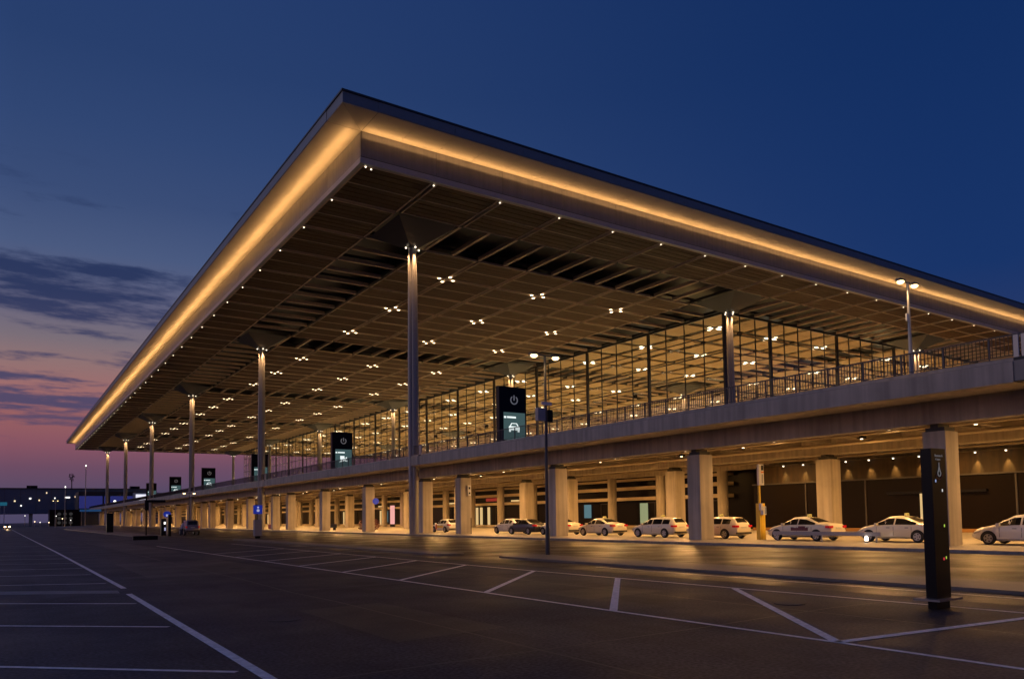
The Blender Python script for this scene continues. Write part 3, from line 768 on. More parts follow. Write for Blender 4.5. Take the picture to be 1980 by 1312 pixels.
q = MB(); arc(q, cxs, 2.70, .12, PI*1.05, PI*1.95, .008, sy0-.008, sy0-.002); q.build('red_arc', mat('red_arc_paint', (.25, .01, .05), .5), body)
def text(name, body_, size, loc, m, parent, rot=(PI/2, 0, 0)):
    c = D.curves.new(name, 'FONT'); c.body = body_; c.size = size; c.extrude = .002; c.materials.append(m); c.align_x = 'CENTER'
    tmp = D.objects.new(name, c); me = D.meshes.new_from_object(tmp); D.objects.remove(tmp); D.curves.remove(c)
    if not me.materials: me.materials.append(m)
    o = D.objects.new(name, me); COL.objects.link(o); o.parent = parent; o.location = Vector(loc)-Vector(W[parent]); o.rotation_euler = rot; W[o] = tuple(loc); return o
text('lettering', 'Buszone A', .07, (cxs, sy0-.006, 3.035), m_symb, body); text('lettering', 'P Zufahrt', .05, (cxs-.03, sy0-.006, 2.965), m_symb, body)
q = MB()
for dx, z in ((.0, .9), (.05, 1.35), (-.02, 2.2)): q.box(cxs+dx+.07, cxs+dx+.085, sy0-.008, sy0-.002, z, z+.03)
for i, (dx, z, c) in enumerate(((.10, 1.62, (.55, .75, .1)), (.12, .98, (.55, .75, .1)), (.03, .96, (.8, .05, .08)), (.08, 2.33, (.8, .8, .8)), (-.16, 2.52, (.35, .45, .8)))):
    MB().box(cxs+dx, cxs+dx+.025, sy0-.01, sy0-.002, z, z+.055).build('indicator', glow_mat('indicator', c, .8), body)

# ------------------------------------------------------------------ street lamps
def street_lamp(x, y, zb, zt, label, bracket, light=True, mlow=m_pole):
    t = thing('street_lamp', label, 'street lamp', (x, y, zb), group='twin-headed street lamps')
    MB().lathe(x, y, [(.11, zb), (.105, zb+1.2), (.085, zb+1.25), (.055, zt)], 10).build('pole', mlow, t, smooth=True)
    MB().box(x-.5, x+.5, y-.03, y+.03, zt-.03, zt+.03).build('arm', m_pole, t)
    for sg in (-1, 1):
        hx = x+sg*.62
        MB().box(hx-.22, hx+.22, y-.12, y+.12, zt-.02, zt+.08).build('lamp_head', m_pole, t)
        MB().lathe(hx, y, [(.10, zt-.14), (.17, zt-.08), (.16, zt-.022)], 12).build('lamp_lens', m_street, t)
        if light: lamp('street_light', 'SPOT', (hx, y, zt-.16), t, 260, (1, .60, .22), (0, .001, -1), spot_size=math.radians(150), spot_blend=.6, shadow_soft_size=.15)
    if bracket:
        MB().box(x-.52, x-.10, y-.12, y+.12, 6.35, 6.95).build('sign_box', m_grey, t); MB().box(x+.09, x+.34, y-.1, y+.14, 6.3, 6.9).build('speaker_box', m_black, t)
        MB().box(x-.3, x+.3, y-.09, y-.05, 7.1, 7.25).build('camera_bracket', m_white, t)
    return t
street_lamp(20.76, 29.2, .13, 9.45, 'lit twin-headed street lamp with boxes on its mast, standing on the traffic island', True)
t2 = street_lamp(35.95, 19.9, 8.46, 13.0, 'lit twin-headed street lamp rising from the elevated road railing', False, mlow=m_polel)
MB().box(35.7, 35.86, 19.86, 19.94, 11.1, 11.45).build('camera_box', m_white, t2)
street_lamp(14.2, 300, .13, 9.0, 'small distant twin-headed street lamp left of the black fence', False, mlow=m_polel, light=False)
street_lamp(20.5, 112, .13, 5.6, 'short street lamp left of the silver off-roader, below the road edge', False, light=False)
for x, y, z, lab in ((29.5, 390, 26, 'tall distant light mast with three white lights near the far columns'), (22.5, 400, 17, 'distant pale light mast with a green-tinted top lamp')):
    t = thing('light_mast', lab, 'light mast', (x, y, 0)); MB().cyl(x, y, 0, z, .16, 8).build('mast', m_polel, t); MB().lathe(x, y, [(.15, z), (.3, z+.4), (.12, z+.8)], 8).build('mast_lamp', m_cold, t)

# ------------------------------------------------------------------ cars
def lerp(pts, y):
    if y <= pts[0][0]: return pts[0][1]
    for (a, p), (c, q) in zip(pts, pts[1:]):
        if y <= c:
            k = (y-a)/(c-a); return p+(q-p)*k
    return pts[-1][1]
def smooth_lerp(pts, y, w=.10):
    return sum(lerp(pts, y+d*w) for d in (-1, -.5, 0, .5, 1))/5
PROF = {
 'sedan': dict(L=4.75, top=[(0, .66), (.06, .92), (.12, 1.02), (.85, 1.07), (1.75, 1.41), (2.3, 1.46), (2.75, 1.43), (3.65, .98), (4.35, .84), (4.62, .70), (4.75, .52)], fw=3.85, rw=1.02, tail=False, side=(1.05, 3.5), bp=(2.3,), cp=1.32),
 'wagon': dict(L=4.8, top=[(0, .66), (.05, .95), (.12, 1.08), (.45, 1.42), (.75, 1.46), (1.9, 1.50), (2.75, 1.46), (3.7, .98), (4.4, .84), (4.68, .70), (4.8, .52)], fw=3.9, rw=1.05, tail=True, side=(.55, 3.55), bp=(1.3, 2.35), cp=.62),
 'hatch': dict(L=4.3, top=[(0, .66), (.05, .95), (.12, 1.05), (.75, 1.40), (1.2, 1.47), (1.9, 1.49), (2.4, 1.44), (3.25, .97), (3.9, .84), (4.18, .70), (4.3, .52)], fw=3.45, rw=.85, tail=True, side=(.75, 3.1), bp=(1.25, 2.05), cp=.85),
 'suv': dict(L=4.5, top=[(0, .8), (.05, 1.1), (.12, 1.3), (.3, 1.88), (.6, 1.95), (2.2, 1.97), (2.6, 1.9), (3.15, 1.32), (4.1, 1.22), (4.42, 1.0), (4.5, .7)], fw=3.6, rw=.9, tail=True, side=(.45, 2.95), bp=(1.2, 2.05), cp=.5),
}
def make_car(name, kind, paint, label, group, taxi=False):
    P = PROF[kind]; Ln = P['L']; suv = kind == 'suv'
    t = thing(name, label, 'car', (0, 0, 0), group=group)
    zl = .42 if suv else .22; R = .38 if suv else .325
    low = [(0, zl+.16), (.3, zl), (Ln-.5, zl-.02), (Ln, zl+.1)]
    wid = [(0, .70), (.12, .80), (.5, .87), (1.2, .90), (Ln-1, .90), (Ln-.4, .83), (Ln-.1, .70), (Ln, .58)]
    if suv: wid = [(0, .80), (.2, .87), (Ln-.5, .88), (Ln, .78)]
    sh = .25 if suv else 0
    belt = [(0, .62+sh), (.1, .9+sh), (.6, .98+sh), (Ln-1.3, .93+sh), (Ln-.5, .76+sh), (Ln, .5+sh)]
    wr = .66 if suv else .57
    def sec(y):
        tp = smooth_lerp(P['top'], y, .06); w = smooth_lerp(wid, y, .08); lo = lerp(low, y); be = min(smooth_lerp(belt, y, .08), tp-.03)
        k = max(0, min(1, (tp-be)/.4)); wt = (w-.10)*(1-k)+wr*k
        return [(0, lo), (w-.14, lo), (w-.03, lo+.10), (w, (lo+be)/2+.05), (w-.02, be-.05), (w-.05, be), (wt+.05, tp-.07*k-.02), (wt-.10, tp), (0, tp+.025)]
    st = [0, .03, .08, .15]+[.15+(Ln-.3)*i/44 for i in range(1, 44)]+[Ln-.15, Ln-.08, Ln-.03, Ln]
    v = []; f = []; secs = [sec(y) for y in st]; n = 16
    for y, s_ in zip(st, secs):
        ring = s_+[(-a, c) for a, c in reversed(s_[1:-1])]
        v += [(a, y, c) for a, c in ring]
    for i in range(len(st)-1):
        for k in range(n):
            f.append((i*n+k, i*n+(k+1) % n, (i+1)*n+(k+1) % n, (i+1)*n+k))
    f.append(tuple(range(n))); f.append(tuple((len(st)-1)*n+k for k in reversed(range(n))))
    q = MB(); q.v = v; q.f = f; bd = q.build('body', paint, t, smooth=True)
    # side glass
    def sidept(y, fr, sg):
        s_ = sec(y); a, c = s_[5], s_[6]
        return (sg*(a[0]+(c[0]-a[0])*fr+.008), y, a[1]+(c[1]-a[1])*fr)
    cuts = [P['side'][0]]+[x for bpp in P['bp'] for x in (bpp-.045, bpp+.045)]+[P['side'][1]]
    for sg in (-1, 1):
        for a, c in zip(cuts[0::2], cuts[1::2]):
            q = MB(); m = 10
            for i in range(m):
                y0, y1 = a+(c-a)*i/m, a+(c-a)*(i+1)/m
                q.quad(sidept(y0, .10, sg), sidept(y1, .10, sg), sidept(y1, .93, sg), sidept(y0, .93, sg))
            q.build('side_window', m_cglass, t, smooth=True)
    def toppt(y, fr):
        s_ = sec(y); return (fr*s_[7][0], y, s_[7][1]+.012+.02*(1-abs(fr)))
    def band(nm, a, c, w0):
        q = MB(); m = 10
        for i in range(m):
            y0, y1 = a+(c-a)*i/m, a+(c-a)*(i+1)/m
            for fr0, fr1 in ((-w0, 0), (0, w0)): q.quad(toppt(y0, fr0), toppt(y1, fr0), toppt(y1, fr1), toppt(y0, fr1))
        q.build(nm, m_cglass, t, smooth=True)
    tops = P['top']
    if kind == 'sedan': band('rear_window', .95, 1.68, .97); band('windscreen', 2.85, 3.6, .97)
    elif kind == 'wagon': band('rear_window', .14, .43, .95); band('windscreen', 2.85, 3.65, .97)
    elif kind == 'hatch': band('rear_window', .16, .72, .95); band('windscreen', 2.5, 3.2, .97)
    else: band('rear_window', .135, .285, .95); band('windscreen', 2.65, 3.1, .97)
    # wheels
    ra = P['rw']-.08; fa = P['fw']-.02
    tw = MB(); nn_ = 20
    prof = [(R*.60, -.09), (R*.93, -.10), (R, -.06), (R, .06), (R*.93, .10), (R*.60, .09)]
    def wheel_mb():
        q = MB()
        for r_, x in prof:
            for a in range(nn_): q.v.append((x, r_*math.cos(2*PI*a/nn_), r_*math.sin(2*PI*a/nn_)))
        for j in range(len(prof)-1):
            for a in range(nn_): q.f.append((j*nn_+a, j*nn_+(a+1) % nn_, (j+1)*nn_+(a+1) % nn_, (j+1)*nn_+a))
        q.f.append(tuple(range(nn_))); q.f.append(tuple((len(prof)-1)*nn_+a for a in range(nn_)))
        return q
    tyre = wheel_mb().mesh('wheel', m_tyre, smooth=True)
    rq = MB()
    for sg in (-1, 1):
        for a in range(10):
            t0 = 2*PI*a/10
            if a % 2 == 0:
                dy, dz = math.cos(t0), math.sin(t0); px, pz = -dz*.045, dy*.045
                rq.prism([(dy*.03+px, dz*.03+pz), (dy*R*.64+px*1.2, dz*R*.64+pz*1.2), (dy*R*.64-px*1.2, dz*R*.64-pz*1.2), (dy*.03-px, dz*.03-pz)], 0, sg*.085, sg*.108)
        P0 = [(R*.66*math.cos(2*PI*a/20), R*.66*math.sin(2*PI*a/20)) for a in range(20)]; P1 = [(R*.57*math.cos(2*PI*a/20), R*.57*math.sin(2*PI*a/20)) for a in range(20)]
        for a in range(20):
            c = (a+1) % 20; rq.prism([P0[a], P0[c], P1[c], P1[a]], 0, sg*.088, sg*.106)
    rim_ = rq.mesh('rim', m_rim)
    arch = MB()
    for sg in (-1, 1):
        x = sg*.892 if not suv else sg*.872
        arch.prism([((R+.06)*math.cos(2*PI*a/22), max(-R*.45, (R+.06)*math.sin(2*PI*a/22))) for a in range(22)], 0, x-.06*sg, x+.016*sg)
    archm = arch.mesh('wheel_arch', m_tyre)
    for y in (ra, fa):
        inst(archm, 'wheel_arch', t, (0, y, R))
        for sg in (-1, 1):
            w_ = inst(tyre, 'wheel', t, (sg*.83, y, R)); inst(rim_, 'rim', w_, (sg*.83, y, R))
    # lamps, bumpers, plates, handles, mirrors
    for sg in (-1, 1):
        s0 = sec(.06); zt_ = .86+sh
        MB().box(sg*.62-.13, sg*.62+.1, -.012, .05, zt_-.08, zt_+.07).build('tail_light', m_rcar, t) if not suv else MB().box(sg*.74-.09, sg*.74+.09, -.012, .05, .95, 1.2).build('tail_light', m_rcar, t)
        MB().box(sg*(.80)-.06, sg*(.80)+.06, .03, .32, zt_-.07, zt_+.07).build('tail_light', m_rcar, t)
        MB().prism([(Ln-.55, .72+sh), (Ln-.18, .62+sh), (Ln-.16, .54+sh), (Ln-.5, .62+sh)], 0, sg*.74-.09, sg*.74+.075).build('headlight', m_hglass, t)
        MB().box(sg*.93-.09, sg*.93+.09, P['side'][1]-.25, P['side'][1]-.11, .95+sh, 1.08+sh).build('mirror', paint if not suv else m_black, t)
        for y in (1.45, 2.55): MB().box(sg*.896-.012, sg*.896+.012, y, y+.2, .80+sh, .83+sh).build('door_handle', m_dcar, t)
        for y in (1.28, 2.33, 3.35): MB().box(sg*.893-.006, sg*.893+.0075, y-.008, y+.008, zl+.16, .86+sh).build('door_gap', m_dcar, t)
    MB().box(-.72, .72, -.03, .1, zl+.10, zl+.24).build('bumper', m_dcar, t)
    MB().box(-.26, .26, -.035 if suv else -.02, .0, .72+sh, .83+sh).build('number_plate', m_plate, t)
    MB().box(-.45, .45, Ln-.09, Ln+.01, .36+sh, .5+sh).build('grille', m_dcar, t)
    if taxi:
        yq = 2.0; zt_ = smooth_lerp(P['top'], yq)
        s_ = MB().prism([(-.17, zt_+.05), (.17, zt_+.05), (.13, zt_+.19), (-.13, zt_+.19)], 1, yq-.06, yq+.06).build('roof_sign', mat('taxi_sign_yellow', (.75, .66, .18), .4, emit=(.8, .7, .2), es=.22), t)
        MB().box(-.12, .12, yq-.04, yq+.04, zt_+.0, zt_+.052).build('sign_foot', m_black, t)
        text('lettering', 'TAXI', .11, (0, yq-.067, zt_+.075), m_black, s_); text('lettering', 'TAXI', .11, (0, yq+.067, zt_+.075), m_black, s_, (PI/2, 0, PI))
    return t
def place(o, x, y, z=.13, rz=0): o.location = (x, y, z); o.rotation_euler.z = rz; return o
tg = 'taxis queueing under the elevated road'
car_far = place(make_car('taxi', 'wagon', m_wcar, 'white taxi at the right edge of the frame, only its front half in view', tg, True), 41.45, 14.95)
car_2 = place(make_car('taxi', 'sedan', m_taxi, 'cream taxi partly hidden by the black stele, behind the low guard rail', tg, True), 41.9, 21.8)
car_3 = place(make_car('taxi', 'sedan', m_taxi, 'cream taxi with a dark red advertisement on its door, right of the yellow sign post', tg, True), 41.25, 27.75)
q = MB(); q.box(-.912, -.906, 1.5, 2.75, .62, .80); q.box(-.912, -.906, 1.7, 2.2, .78, .90); q.build('door_advert', mat('advert_print', (.16, .03, .05), .4, noise=.4, nscale=12), car_3)
car_4 = place(make_car('taxi', 'wagon', m_taxi, 'cream estate taxi behind the slim red bollard, left of the yellow sign post', tg, True), 41.3, 35.0)
car_5 = place(make_car('taxi', 'wagon', m_taxi, 'cream estate taxi just left of the widest bluish pier', tg, True), 41.2, 40.75)
car_6 = place(make_car('taxi', 'sedan', m_taxi, 'cream saloon taxi between two piers, right of the street lamp', tg, True), 41.7, 48.3)
car_7 = place(copy_tree(car_6), 41.9, 54.6); car_7['label'] = 'cream taxi mostly hidden behind the pier beside the street lamp, only its tail showing'
car_8 = place(make_car('saloon_car', 'sedan', m_dcar, 'dark grey saloon car with red tail lights left of the street lamp', 'cars waiting under the elevated road'), 41.2, 58.9)
car_9 = place(make_car('hatchback_car', 'hatch', m_wcar, 'small white car half hidden behind the dark grey saloon', 'cars waiting under the elevated road'), 42.4, 64.0)
car_10 = place(make_car('patrol_car', 'hatch', m_wcar, 'white service car with orange and yellow stripes between two piers', 'cars waiting under the elevated road'), 42.0, 77.2)
q = MB()
for sg in (-1,): q.box(sg*.912-.002, sg*.912+.004, 1.15, 2.85, .52, .78)
q.build('yellow_stripe', m_yel, car_10); q = MB(); q.box(-.918, -.905, 2.6, 3.0, .35, .95); q.build('orange_stripe', m_orange, car_10)
suv = place(make_car('off_road_car', 'suv', m_scar, 'silver off-road car seen from behind on the road beside a tall column', 'cars on the road'), 20.1, 107.2, 0)

# ------------------------------------------------------------------ people
def person(name, label, x, y, z, rz, jacket, trousers, lean=0.0, hair=(.02, .015, .012), group=None, arm=.25):
    t = thing(name, label, 'person', (x, y, z), group=group)
    me = D.meshes.new('body'); vs = []; es = []; rad = []
    def a(p, r, par=None):
        vs.append(p); rad.append(r)
        if par is not None: es.append((par, len(vs)-1))
        return len(vs)-1
    pel = a((0, 0, .95), .14); sp_ = a((0, lean*.4, 1.18), .14, pel); ch = a((0, lean*.8, 1.38), .15, sp_); nk = a((0, lean, 1.52), .06, ch); hd = a((0, lean+.02, 1.63), .085, nk); hp = a((0, lean+.02, 1.73), .08, hd)
    for sg in (-1, 1):
        h = a((sg*.10, 0, .88), .10, pel); k = a((sg*.12, .04, .50), .07, h); an = a((sg*.12, 0, .10), .045, k); to = a((sg*.13, .14, .04), .04, an)
        s_ = a((sg*.20, lean*.8, 1.42), .065, ch); e_ = a((sg*.26, lean*.8+.06, 1.14), .05, s_); w_ = a((sg*.24, lean*.8+arm, 1.0), .035, e_); hn = a((sg*.23, lean*.8+arm+.09, .97), .035, w_)
    me.from_pydata(vs, es, []); ob = D.objects.new('body', me); COL.objects.link(ob); ob.parent = t; W[ob] = W[t]
    sm = ob.modifiers.new('skin', 'SKIN')
    for d_, r in zip(me.skin_vertices[0].data, rad): d_.radius = (r, r*.85)
    me.skin_vertices[0].data[0].use_root = True
    ob.modifiers.new('sub', 'SUBSURF').levels = 1; ob.modifiers['sub'].render_levels = 2
    me.materials.append(jacket)
    q = MB(); q.lathe(0, lean+.015, [(.05, 1.60), (.10, 1.66), (.10, 1.75), (.05, 1.82)], 10); q.build('hair', mat('hair', hair, .7), t, org=W[t]) if False else None
    m_ = q.mesh('hair', mat('hair', hair, .7), smooth=True); o = D.objects.new('hair', m_); COL.objects.link(o); o.parent = t
    q = MB()
    for sg in (-1, 1): q.lathe(sg*.115, .02, [(.08, .08), (.09, .5), (.125, .90)], 10)
    o = D.objects.new('trousers', q.mesh('trousers', trousers, smooth=True)); COL.objects.link(o); o.parent = t
    t.rotation_euler.z = rz
    return t
person('person', 'person in a white jacket leaning at the left side of the silver off-road car', 18.95, 108.1, 0, -1.2, m_jack, m_trou, .12, arm=.35)
person('person', 'person in a red jacket standing under the road between two far piers', 43, 170, .13, 2.6, m_red, m_trou, .05)

# ------------------------------------------------------------------ kerbside furniture
t = thing('taxi_stop_post', 'yellow taxi stop post with a white timetable board on top, left of the cream taxi', 'sign post', (40.5, 33.0, .13))
MB().box(40.46, 40.58, 32.95, 33.07, .13, 5.0).build('post', m_yel, t)
MB().box(40.28, 40.78, 32.8, 32.94, 3.68, 5.05).build('timetable_board', m_white, t)
MB().box(40.52, 40.74, 32.785, 32.798, 4.65, 4.98).build('emblem_field', m_black, t); MB().box(40.5, 40.76, 32.785, 32.798, 4.48, 4.58).build('orange_field', m_orange, t)
MB().box(40.56, 40.70, 32.785, 32.798, 3.8, 4.4).build('print_block', m_grey, t)
MB().box(40.62, 40.98, 32.95, 33.4, .13, 2.5).build('yellow_cabinet', m_yel, t)
MB().box(40.32, 40.45, 32.7, 32.9, 2.05, 2.5).build('notice', m_white, t); MB().box(40.5, 40.8, 32.7, 32.92, 1.75, 2.3).build('notice', m_white, t); MB().box(40.66, 40.79, 32.685, 32.698, 1.8, 2.26).build('blue_field', mat('pale_blue_print', (.22, .28, .45), .5), t)
t = tag(MB().lathe(39.9, 37.1, [(.10, .13), (.10, 1.25), (.085, 1.36), (.03, 1.42)], 12).build('bollard', m_red, None, (39.9, 37.1, .13), True), 'slim dark red bollard in front of the estate taxi, beside the widest pier', 'bollard')
t = thing('guard_rail', 'low grey kerbside guard rail in front of the cream taxi with red advert', 'guard rail', (39.9, 27.6, .13))
MB().box(39.84, 39.90, 24.2, 31.5, .50, .72).build('rail', m_grey, t)
for y in (24.5, 28, 31.2): MB().box(39.90, 39.97, y-.04, y+.04, .13, .7).build('post', m_grey, t)
t = thing('bollard_light', 'short lit bollard lamp at the kerb end of the low guard rail', 'bollard light', (39.75, 25.0, .13))
MB().cyl(39.75, 25.0, .13, .24, .12, 10).build('base', m_grey, t); MB().lathe(39.75, 25.0, [(.10, .24), (.10, .44), (.05, .5)], 10).build('lens', glow_mat('bollard_lens', (1, .8, .6), 6), t)
# parking ticket machine with blue sign
t = thing('ticket_machine', 'grey ticket machine under a blue sign, in front of the second tall column', 'ticket machine', (21.5, 81.5, .13))
MB().box(21.1, 21.8, 81.3, 81.9, .25, 1.9).build('cabinet', m_grey, t); MB().box(21.2, 21.7, 81.5, 81.7, 0, .25).build('plinth', m_black, t); MB().cyl(21.45, 81.6, 1.9, 3.4, .06, 8).build('post', m_pole, t)
s_ = MB().box(21.0, 21.9, 81.48, 81.56, 2.5, 3.4).build('blue_sign', m_blue, t)
q = MB(); q.lathe(0, 0, [(.0, 0), (.1, 0)], 10)
q = MB(); q.prism([(21.47+.1*math.cos(k*PI/6), 3.17+.09*math.sin(k*PI/6)) for k in range(12)], 1, 81.45, 81.475); q.prism([(21.47+.15*math.cos(k*PI/6), 2.85+.14*math.sin(k*PI/6)) for k in range(12)], 1, 81.45, 81.475); q.build('figure_mark', m_signw, s_)
t = thing('parking_sign', 'small round blue traffic sign on a pale post left of the silver off-roader', 'sign post', (19.25, 121, .0))
MB().cyl(19.25, 121, 0, 2.4, .09, 8).build('post', m_polel, t)
s_ = MB().prism([(19.25+.5*math.cos(k*PI/8), 2.85+.45*math.sin(k*PI/8)) for k in range(16)], 1, 120.9, 121).build('round_board', m_blue, t); MB().box(19.1, 19.4, 120.86, 120.89, 2.55, 2.85).build('white_mark', m_signw, s_)
t = thing('payment_kiosk', 'dark payment kiosk with a pale screen and blue base glow left of the off-roader', 'kiosk', (16.7, 106, 0))
MB().box(16.2, 16.75, 105.9, 106.4, 0, 2.2).build('cabinet', m_black, t); MB().box(17.0, 17.35, 105.9, 106.3, 0, 2.7).build('side_panel', m_black, t)
MB().box(16.5, 16.7, 105.84, 105.89, 1.5, 1.8).build('screen', m_cold, t); MB().box(16.55, 16.72, 105.84, 105.89, .7, 1.1).build('poster', m_signw, t)
t = thing('far_stele', 'slim black information stele in front of the farthest tall columns', 'sign', (14.6, 146, 0.13))
MB().box(14.1, 15.1, 145.8, 146.3, .13, 3.3).build('body', m_black, t)
t = thing('traffic_light', 'black traffic light mast with a side arm in front of a far column', 'traffic light', (15.0, 109.4, .13))
MB().cyl(15.0, 109.4, .13, 5.1, .09, 8).build('mast', m_black, t); MB().box(14.8, 15.25, 109.2, 109.5, 3.3, 4.6).build('signal_head', m_black, t); MB().box(15.25, 17.2, 109.3, 109.42, 4.3, 4.62).build('arm', m_black, t)
t = tag(MB().box(11.0, 13.3, 88.9, 89.6, 0, .42).build('planter', m_black, None, (12.1, 89.2, 0)), 'low black trough barrier on the road below the traffic light', 'barrier')
def clump(q, cx, cy, cz, rx, ry, rz, n, s, rnd):
    for _ in range(n):
        while True:
            p = Vector((rnd.uniform(-1, 1), rnd.uniform(-1, 1), rnd.uniform(-1, 1)))
            if p.length < 1: break
        c = Vector((cx+p.x*rx, cy+p.y*ry, cz+p.z*rz)); u = Vector((rnd.uniform(-1, 1), rnd.uniform(-1, 1), rnd.uniform(-1, 1))).normalized()*s; w = u.orthogonal().normalized()*s*.6
        q.quad(tuple(c-u), tuple(c-w), tuple(c+u), tuple(c+w))
rnd = random.Random(3)
t = thing('planted_tub', 'dark tub with russet shrubs on both sides between two piers', 'planter', (40.4, 98.5, .13))
MB().box(39.9, 40.9, 97.6, 99.2, .13, 1.2).build('tub', m_black, t)
for y in (96.4, 100.3):
    q = MB(); clump(q, 40.4, y, .95, .7, .9, .8, 260, .12, rnd); q.build('shrub', m_rfoli, t)
q = MB(); clump(q, 40.4, 98.0, 2.6, .35, .5, 1.2, 200, .14, rnd); q.build('tall_plant', m_foli, t)
t = thing('park_bench', 'dark low bench with a pale bag beside a far pier', 'bench', (40.3, 112, .13))
MB().box(40, 40.6, 111, 114, .5, .58).build('seat', m_black, t); MB().box(40.5, 40.58, 111, 114, .58, 1.05).build('backrest', m_black, t)
for y in (111.2, 113.8): MB().box(40.1, 40.5, y-.05, y+.05, .13, .5).build('leg', m_black, t)
tag(MB().box(39.6, 40.6, 140, 143.4, .13, .95).build('barrier', m_red, None, (40, 141, .13)), 'low red barrier block to the right of the second tall column', 'barrier')
t = thing('advert_column', 'tall glowing pink and white advert board left of a near pier', 'advert board', (60.2, 135, .13))
MB().box(60, 60.3, 134.2, 135.8, .13, .6).build('foot', m_black, t); MB().box(60, 60.3, 134.3, 135.7, .6, 4.1).build('panel', glow_mat('pink_panel', (1, .45, .40), .9), t)
tag(MB().prism([(38.9+.42*math.cos(k*PI/8), 4.0+.40*math.sin(k*PI/8)) for k in range(16)], 1, 92.4, 92.5).build('round_sign', m_blue, None, (38.9, 92.4, 4)), 'round blue sign mounted at the side of a pier', 'sign')
t = thing('pier_notice', 'white upright notice with two dark marks fixed to a pier left of centre', 'notice', (38.9, 69.0, 4.4))
MB().box(39.05, 39.4, 68.93, 68.99, 4.05, 5.1).build('board', m_white, t); MB().box(39.15, 39.32, 68.915, 68.928, 4.7, 4.92).build('mark', m_black, t); MB().box(39.15, 39.32, 68.915, 68.928, 4.2, 4.38).build('mark', m_black, t)
t = tag(MB().cyl(39.2, 68.6, .13, 1.75, .04, 8).build('hose_post', m_black, None, (39.2, 68.6, .13)), 'thin dark post before the pier with the white notice', 'post')

# ------------------------------------------------------------------ background, far left
gb = thing('glass_wing', 'dark blue glass building wing on stilts across the far end of the road', 'building', (-40, 520, 0))
m_bg = mat('blue_glass_wall', (.10, .15, .22), .2, spec=.8, noise=.15, nscale=.05)
MB().box(-160, 75, 520, 545, 6.8, 20.8).build('glass_wall', m_bg, gb); MB().box(-160, 75, 519.4, 545, 20.8, 21.3).build('parapet', m_steel, gb)
for x in (-150, -120, -90, -60, -30, 13, 40, 65): MB().box(x-.9, x+.9, 522, 524, 0, 6.8).build('stilt', m_conc, gb)
for k in range(32): MB().box(-160+k*7.3, -159.85+k*7.3, 519.9, 519.97, 6.8, 20.8).build('mullion', m_mull, gb)
rr_ = random.Random(11)
wins = [(29, 15.6, 2.6), (34, 16, 2.2), (20, 18.2, .5), (12, 15, 1.0), (5, 13.6, .7), (16.5, 14, .6), (24, 15.2, .5), (41, 14.2, 1.4), (48, 15.7, 3), (46, 12.5, 1.8), (38, 12.6, .9), (-14, 17, 1.2), (8, 11.0, .6), (52, 11, .8), (37, 11.2, .7)]
for x, z, w in wins: MB().box(x, x+w, 519.8, 519.9, z, z+.75).build('lit_window', m_cold if rr_.random() < .5 else glow_mat('warm_window', (1, .75, .45), 1.6), gb)
mb_ = thing('roof_mast', 'dark antenna mast on the far glass wing roof', 'mast', (33, 530, 21.3)); MB().cyl(33, 530, 21.3, 27, .25, 6).build('mast', m_black, mb_)
q = MB(); clump(q, 33, 530, 28.2, 1.6, 1.2, 2.4, 60, .5, rnd); q.build('antennas', m_black, mb_)
for x, lab in ((13.5, 'small dark roof plant left on the far glass wing'), (66, 'dark bump of roof plant near the far columns on the glass wing')):
    tag(MB().box(x-2.6, x+2.6, 528, 532, 21.3, 23).build('roof_unit', m_black, None, (x, 530, 21.3)), lab, 'roof unit')
bl = thing('blue_lit_building', 'building with a blue-violet lit front beside the far columns', 'building', (45, 450, 0))
MB().box(31, 62, 450, 470, 7.2, 17).build('wall', m_steel, bl)
m_bf = glow_mat('blue_front', s2l((58, 62, 140)), .5)
for a, c in ((31.3, 41.5), (42.3, 44.0), (45.0, 61)): MB().box(a, c, 449.6, 449.9, 8.6, 14.8).build('lit_panel', m_bf, bl)
for x in (47, 52): MB().prism([(x+.6*math.cos(k*PI/8), 12.1+.6*math.sin(k*PI/8)) for k in range(16)], 1, 449.3, 449.5).build('round_light', m_cold, bl)
wh = thing('white_lit_pavilion', 'low white-lit roof structure beyond the elevated road, next to a far column', 'building', (62, 440, ZD))
MB().box(55, 72, 440, 448, ZD-.3, 16.3).build('wall', m_grey, wh)
for a, c, z0, z1 in ((55.4, 60.6, 12.4, 15.4), (62, 64.4, 13.4, 15.6)): MB().box(a, c, 439.6, 439.9, z0, z1).build('lit_panel', glow_mat('white_panel', (.85, .85, 1), 1.0), wh)
fb = thing('dark_depot', 'dark low building with faint round openings left of the far columns', 'building', (24, 418, 0))
MB().box(17.5, 30.5, 418, 430, 0, 7.6).build('wall', m_black, fb)
for i in range(3):
    for k in range(3): MB().prism([(21.3+2.3*i+.75*math.cos(a*PI/6), 1.6+2.0*k+.75*math.sin(a*PI/6)) for a in range(12)], 1, 417.85, 417.95).build('round_opening', mat('dim_opening', (.05, .05, .05), .5, emit=(.5, .5, .5), es=.05), fb)
bs = thing('bus_shelter', 'small shelter with a bright blue roof edge left of the far columns', 'bus shelter', (31, 395, 0))
MB().box(28, 36, 394, 398, 6.4, 7.3).build('roof', mat('blue_roof', (.02, .1, .3), .4, emit=(.04, .2, .55), es=.2), bs)
for x in (28.4, 35.6): MB().box(x-.12, x+.12, 394.3, 394.5, 0, 6.4).build('post', m_polel, bs)
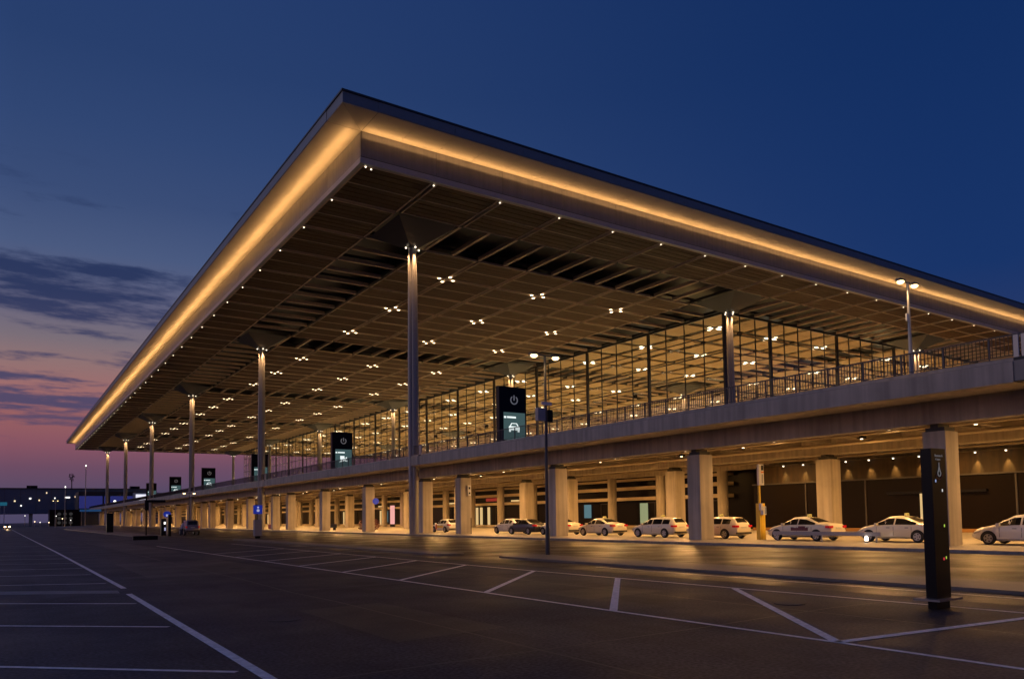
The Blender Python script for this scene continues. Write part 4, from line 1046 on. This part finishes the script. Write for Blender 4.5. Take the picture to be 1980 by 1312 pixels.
MB().box(28.6, 35.4, 397.6, 397.8, .4, 6.2).build('glass_back', mat('shelter_glass', (.03, .05, .09), .15), bs)
# vehicles and lights far down the road
for x, y, s, c, lab in ((-3.5, 300, .55, (1, .9, .75), 'far car with white headlights at the left edge of the frame'), (1.2, 285, .8, (1, .62, .3), 'far car with a bright orange headlight where the white lane line ends')):
    t = thing('distant_car', lab, 'car', (x, y, 0))
    MB().box(x-.85, x+.85, y, y+4.2, .3, .95).prism([(y+.8, .95), (y+1.5, 1.45), (y+3.2, 1.45), (y+4.0, .95)], 0, x-.7, x+.7).build('body', m_dcar, t)
    for sg in (-1, 1): MB().lathe(x+sg*.55, y-.05, [(.05, .55), (s*.4, .7), (s*.4, .8), (.05, .95)], 8).build('headlight', glow_mat('headlight_on', c, 9), t)
    lamp('headlight_beam', 'SPOT', (x, y-.4, .75), t, 1500, c, (0, -1, -.03), spot_size=math.radians(50), spot_blend=.8, shadow_soft_size=.3)
t = thing('road_sign_gantry', 'small cyan-lit road sign on two white posts at the far left', 'sign', (-.8, 330, 0))
for x in (-.9, .4): MB().box(x-.12, x+.12, 329.9, 330.1, 0, 8).build('post', m_white, t)
MB().box(-2.0, 1.2, 329.8, 330, 8, 9.2).build('board', glow_mat('cyan_board', (.03, .22, .36), .4), t)
ORD = ['leftmost', 'second from left', 'third from left', 'fourth from left', 'middle', 'fourth from right', 'third from right', 'second from right', 'rightmost']
for i in range(9):
    x = 9+i*2.7+rr_.uniform(-.6, .6); y = 400+rr_.uniform(-6, 30); z = rr_.uniform(1.5, 5)
    t = thing('path_lamp', ('small white', 'small warm')[i % 2]+' path lamp below the glass wing, '+ORD[i]+' of its row', 'lamp', (x, y, 0), group='far path lamps below the glass wing')
    MB().cyl(x, y, 0, z, .08, 6).build('pole', m_polel, t); MB().lathe(x, y, [(.1, z), (.24, z+.2), (.1, z+.4)], 8).build('lamp_globe', m_cold if i % 2 == 0 else glow_mat('warm_globe', (1, .7, .4), 4), t)
print('objects', len(D.objects), 'lights', len([o for o in D.objects if o.type == 'LIGHT']), 'panes', cnt, 'beams', nbm)
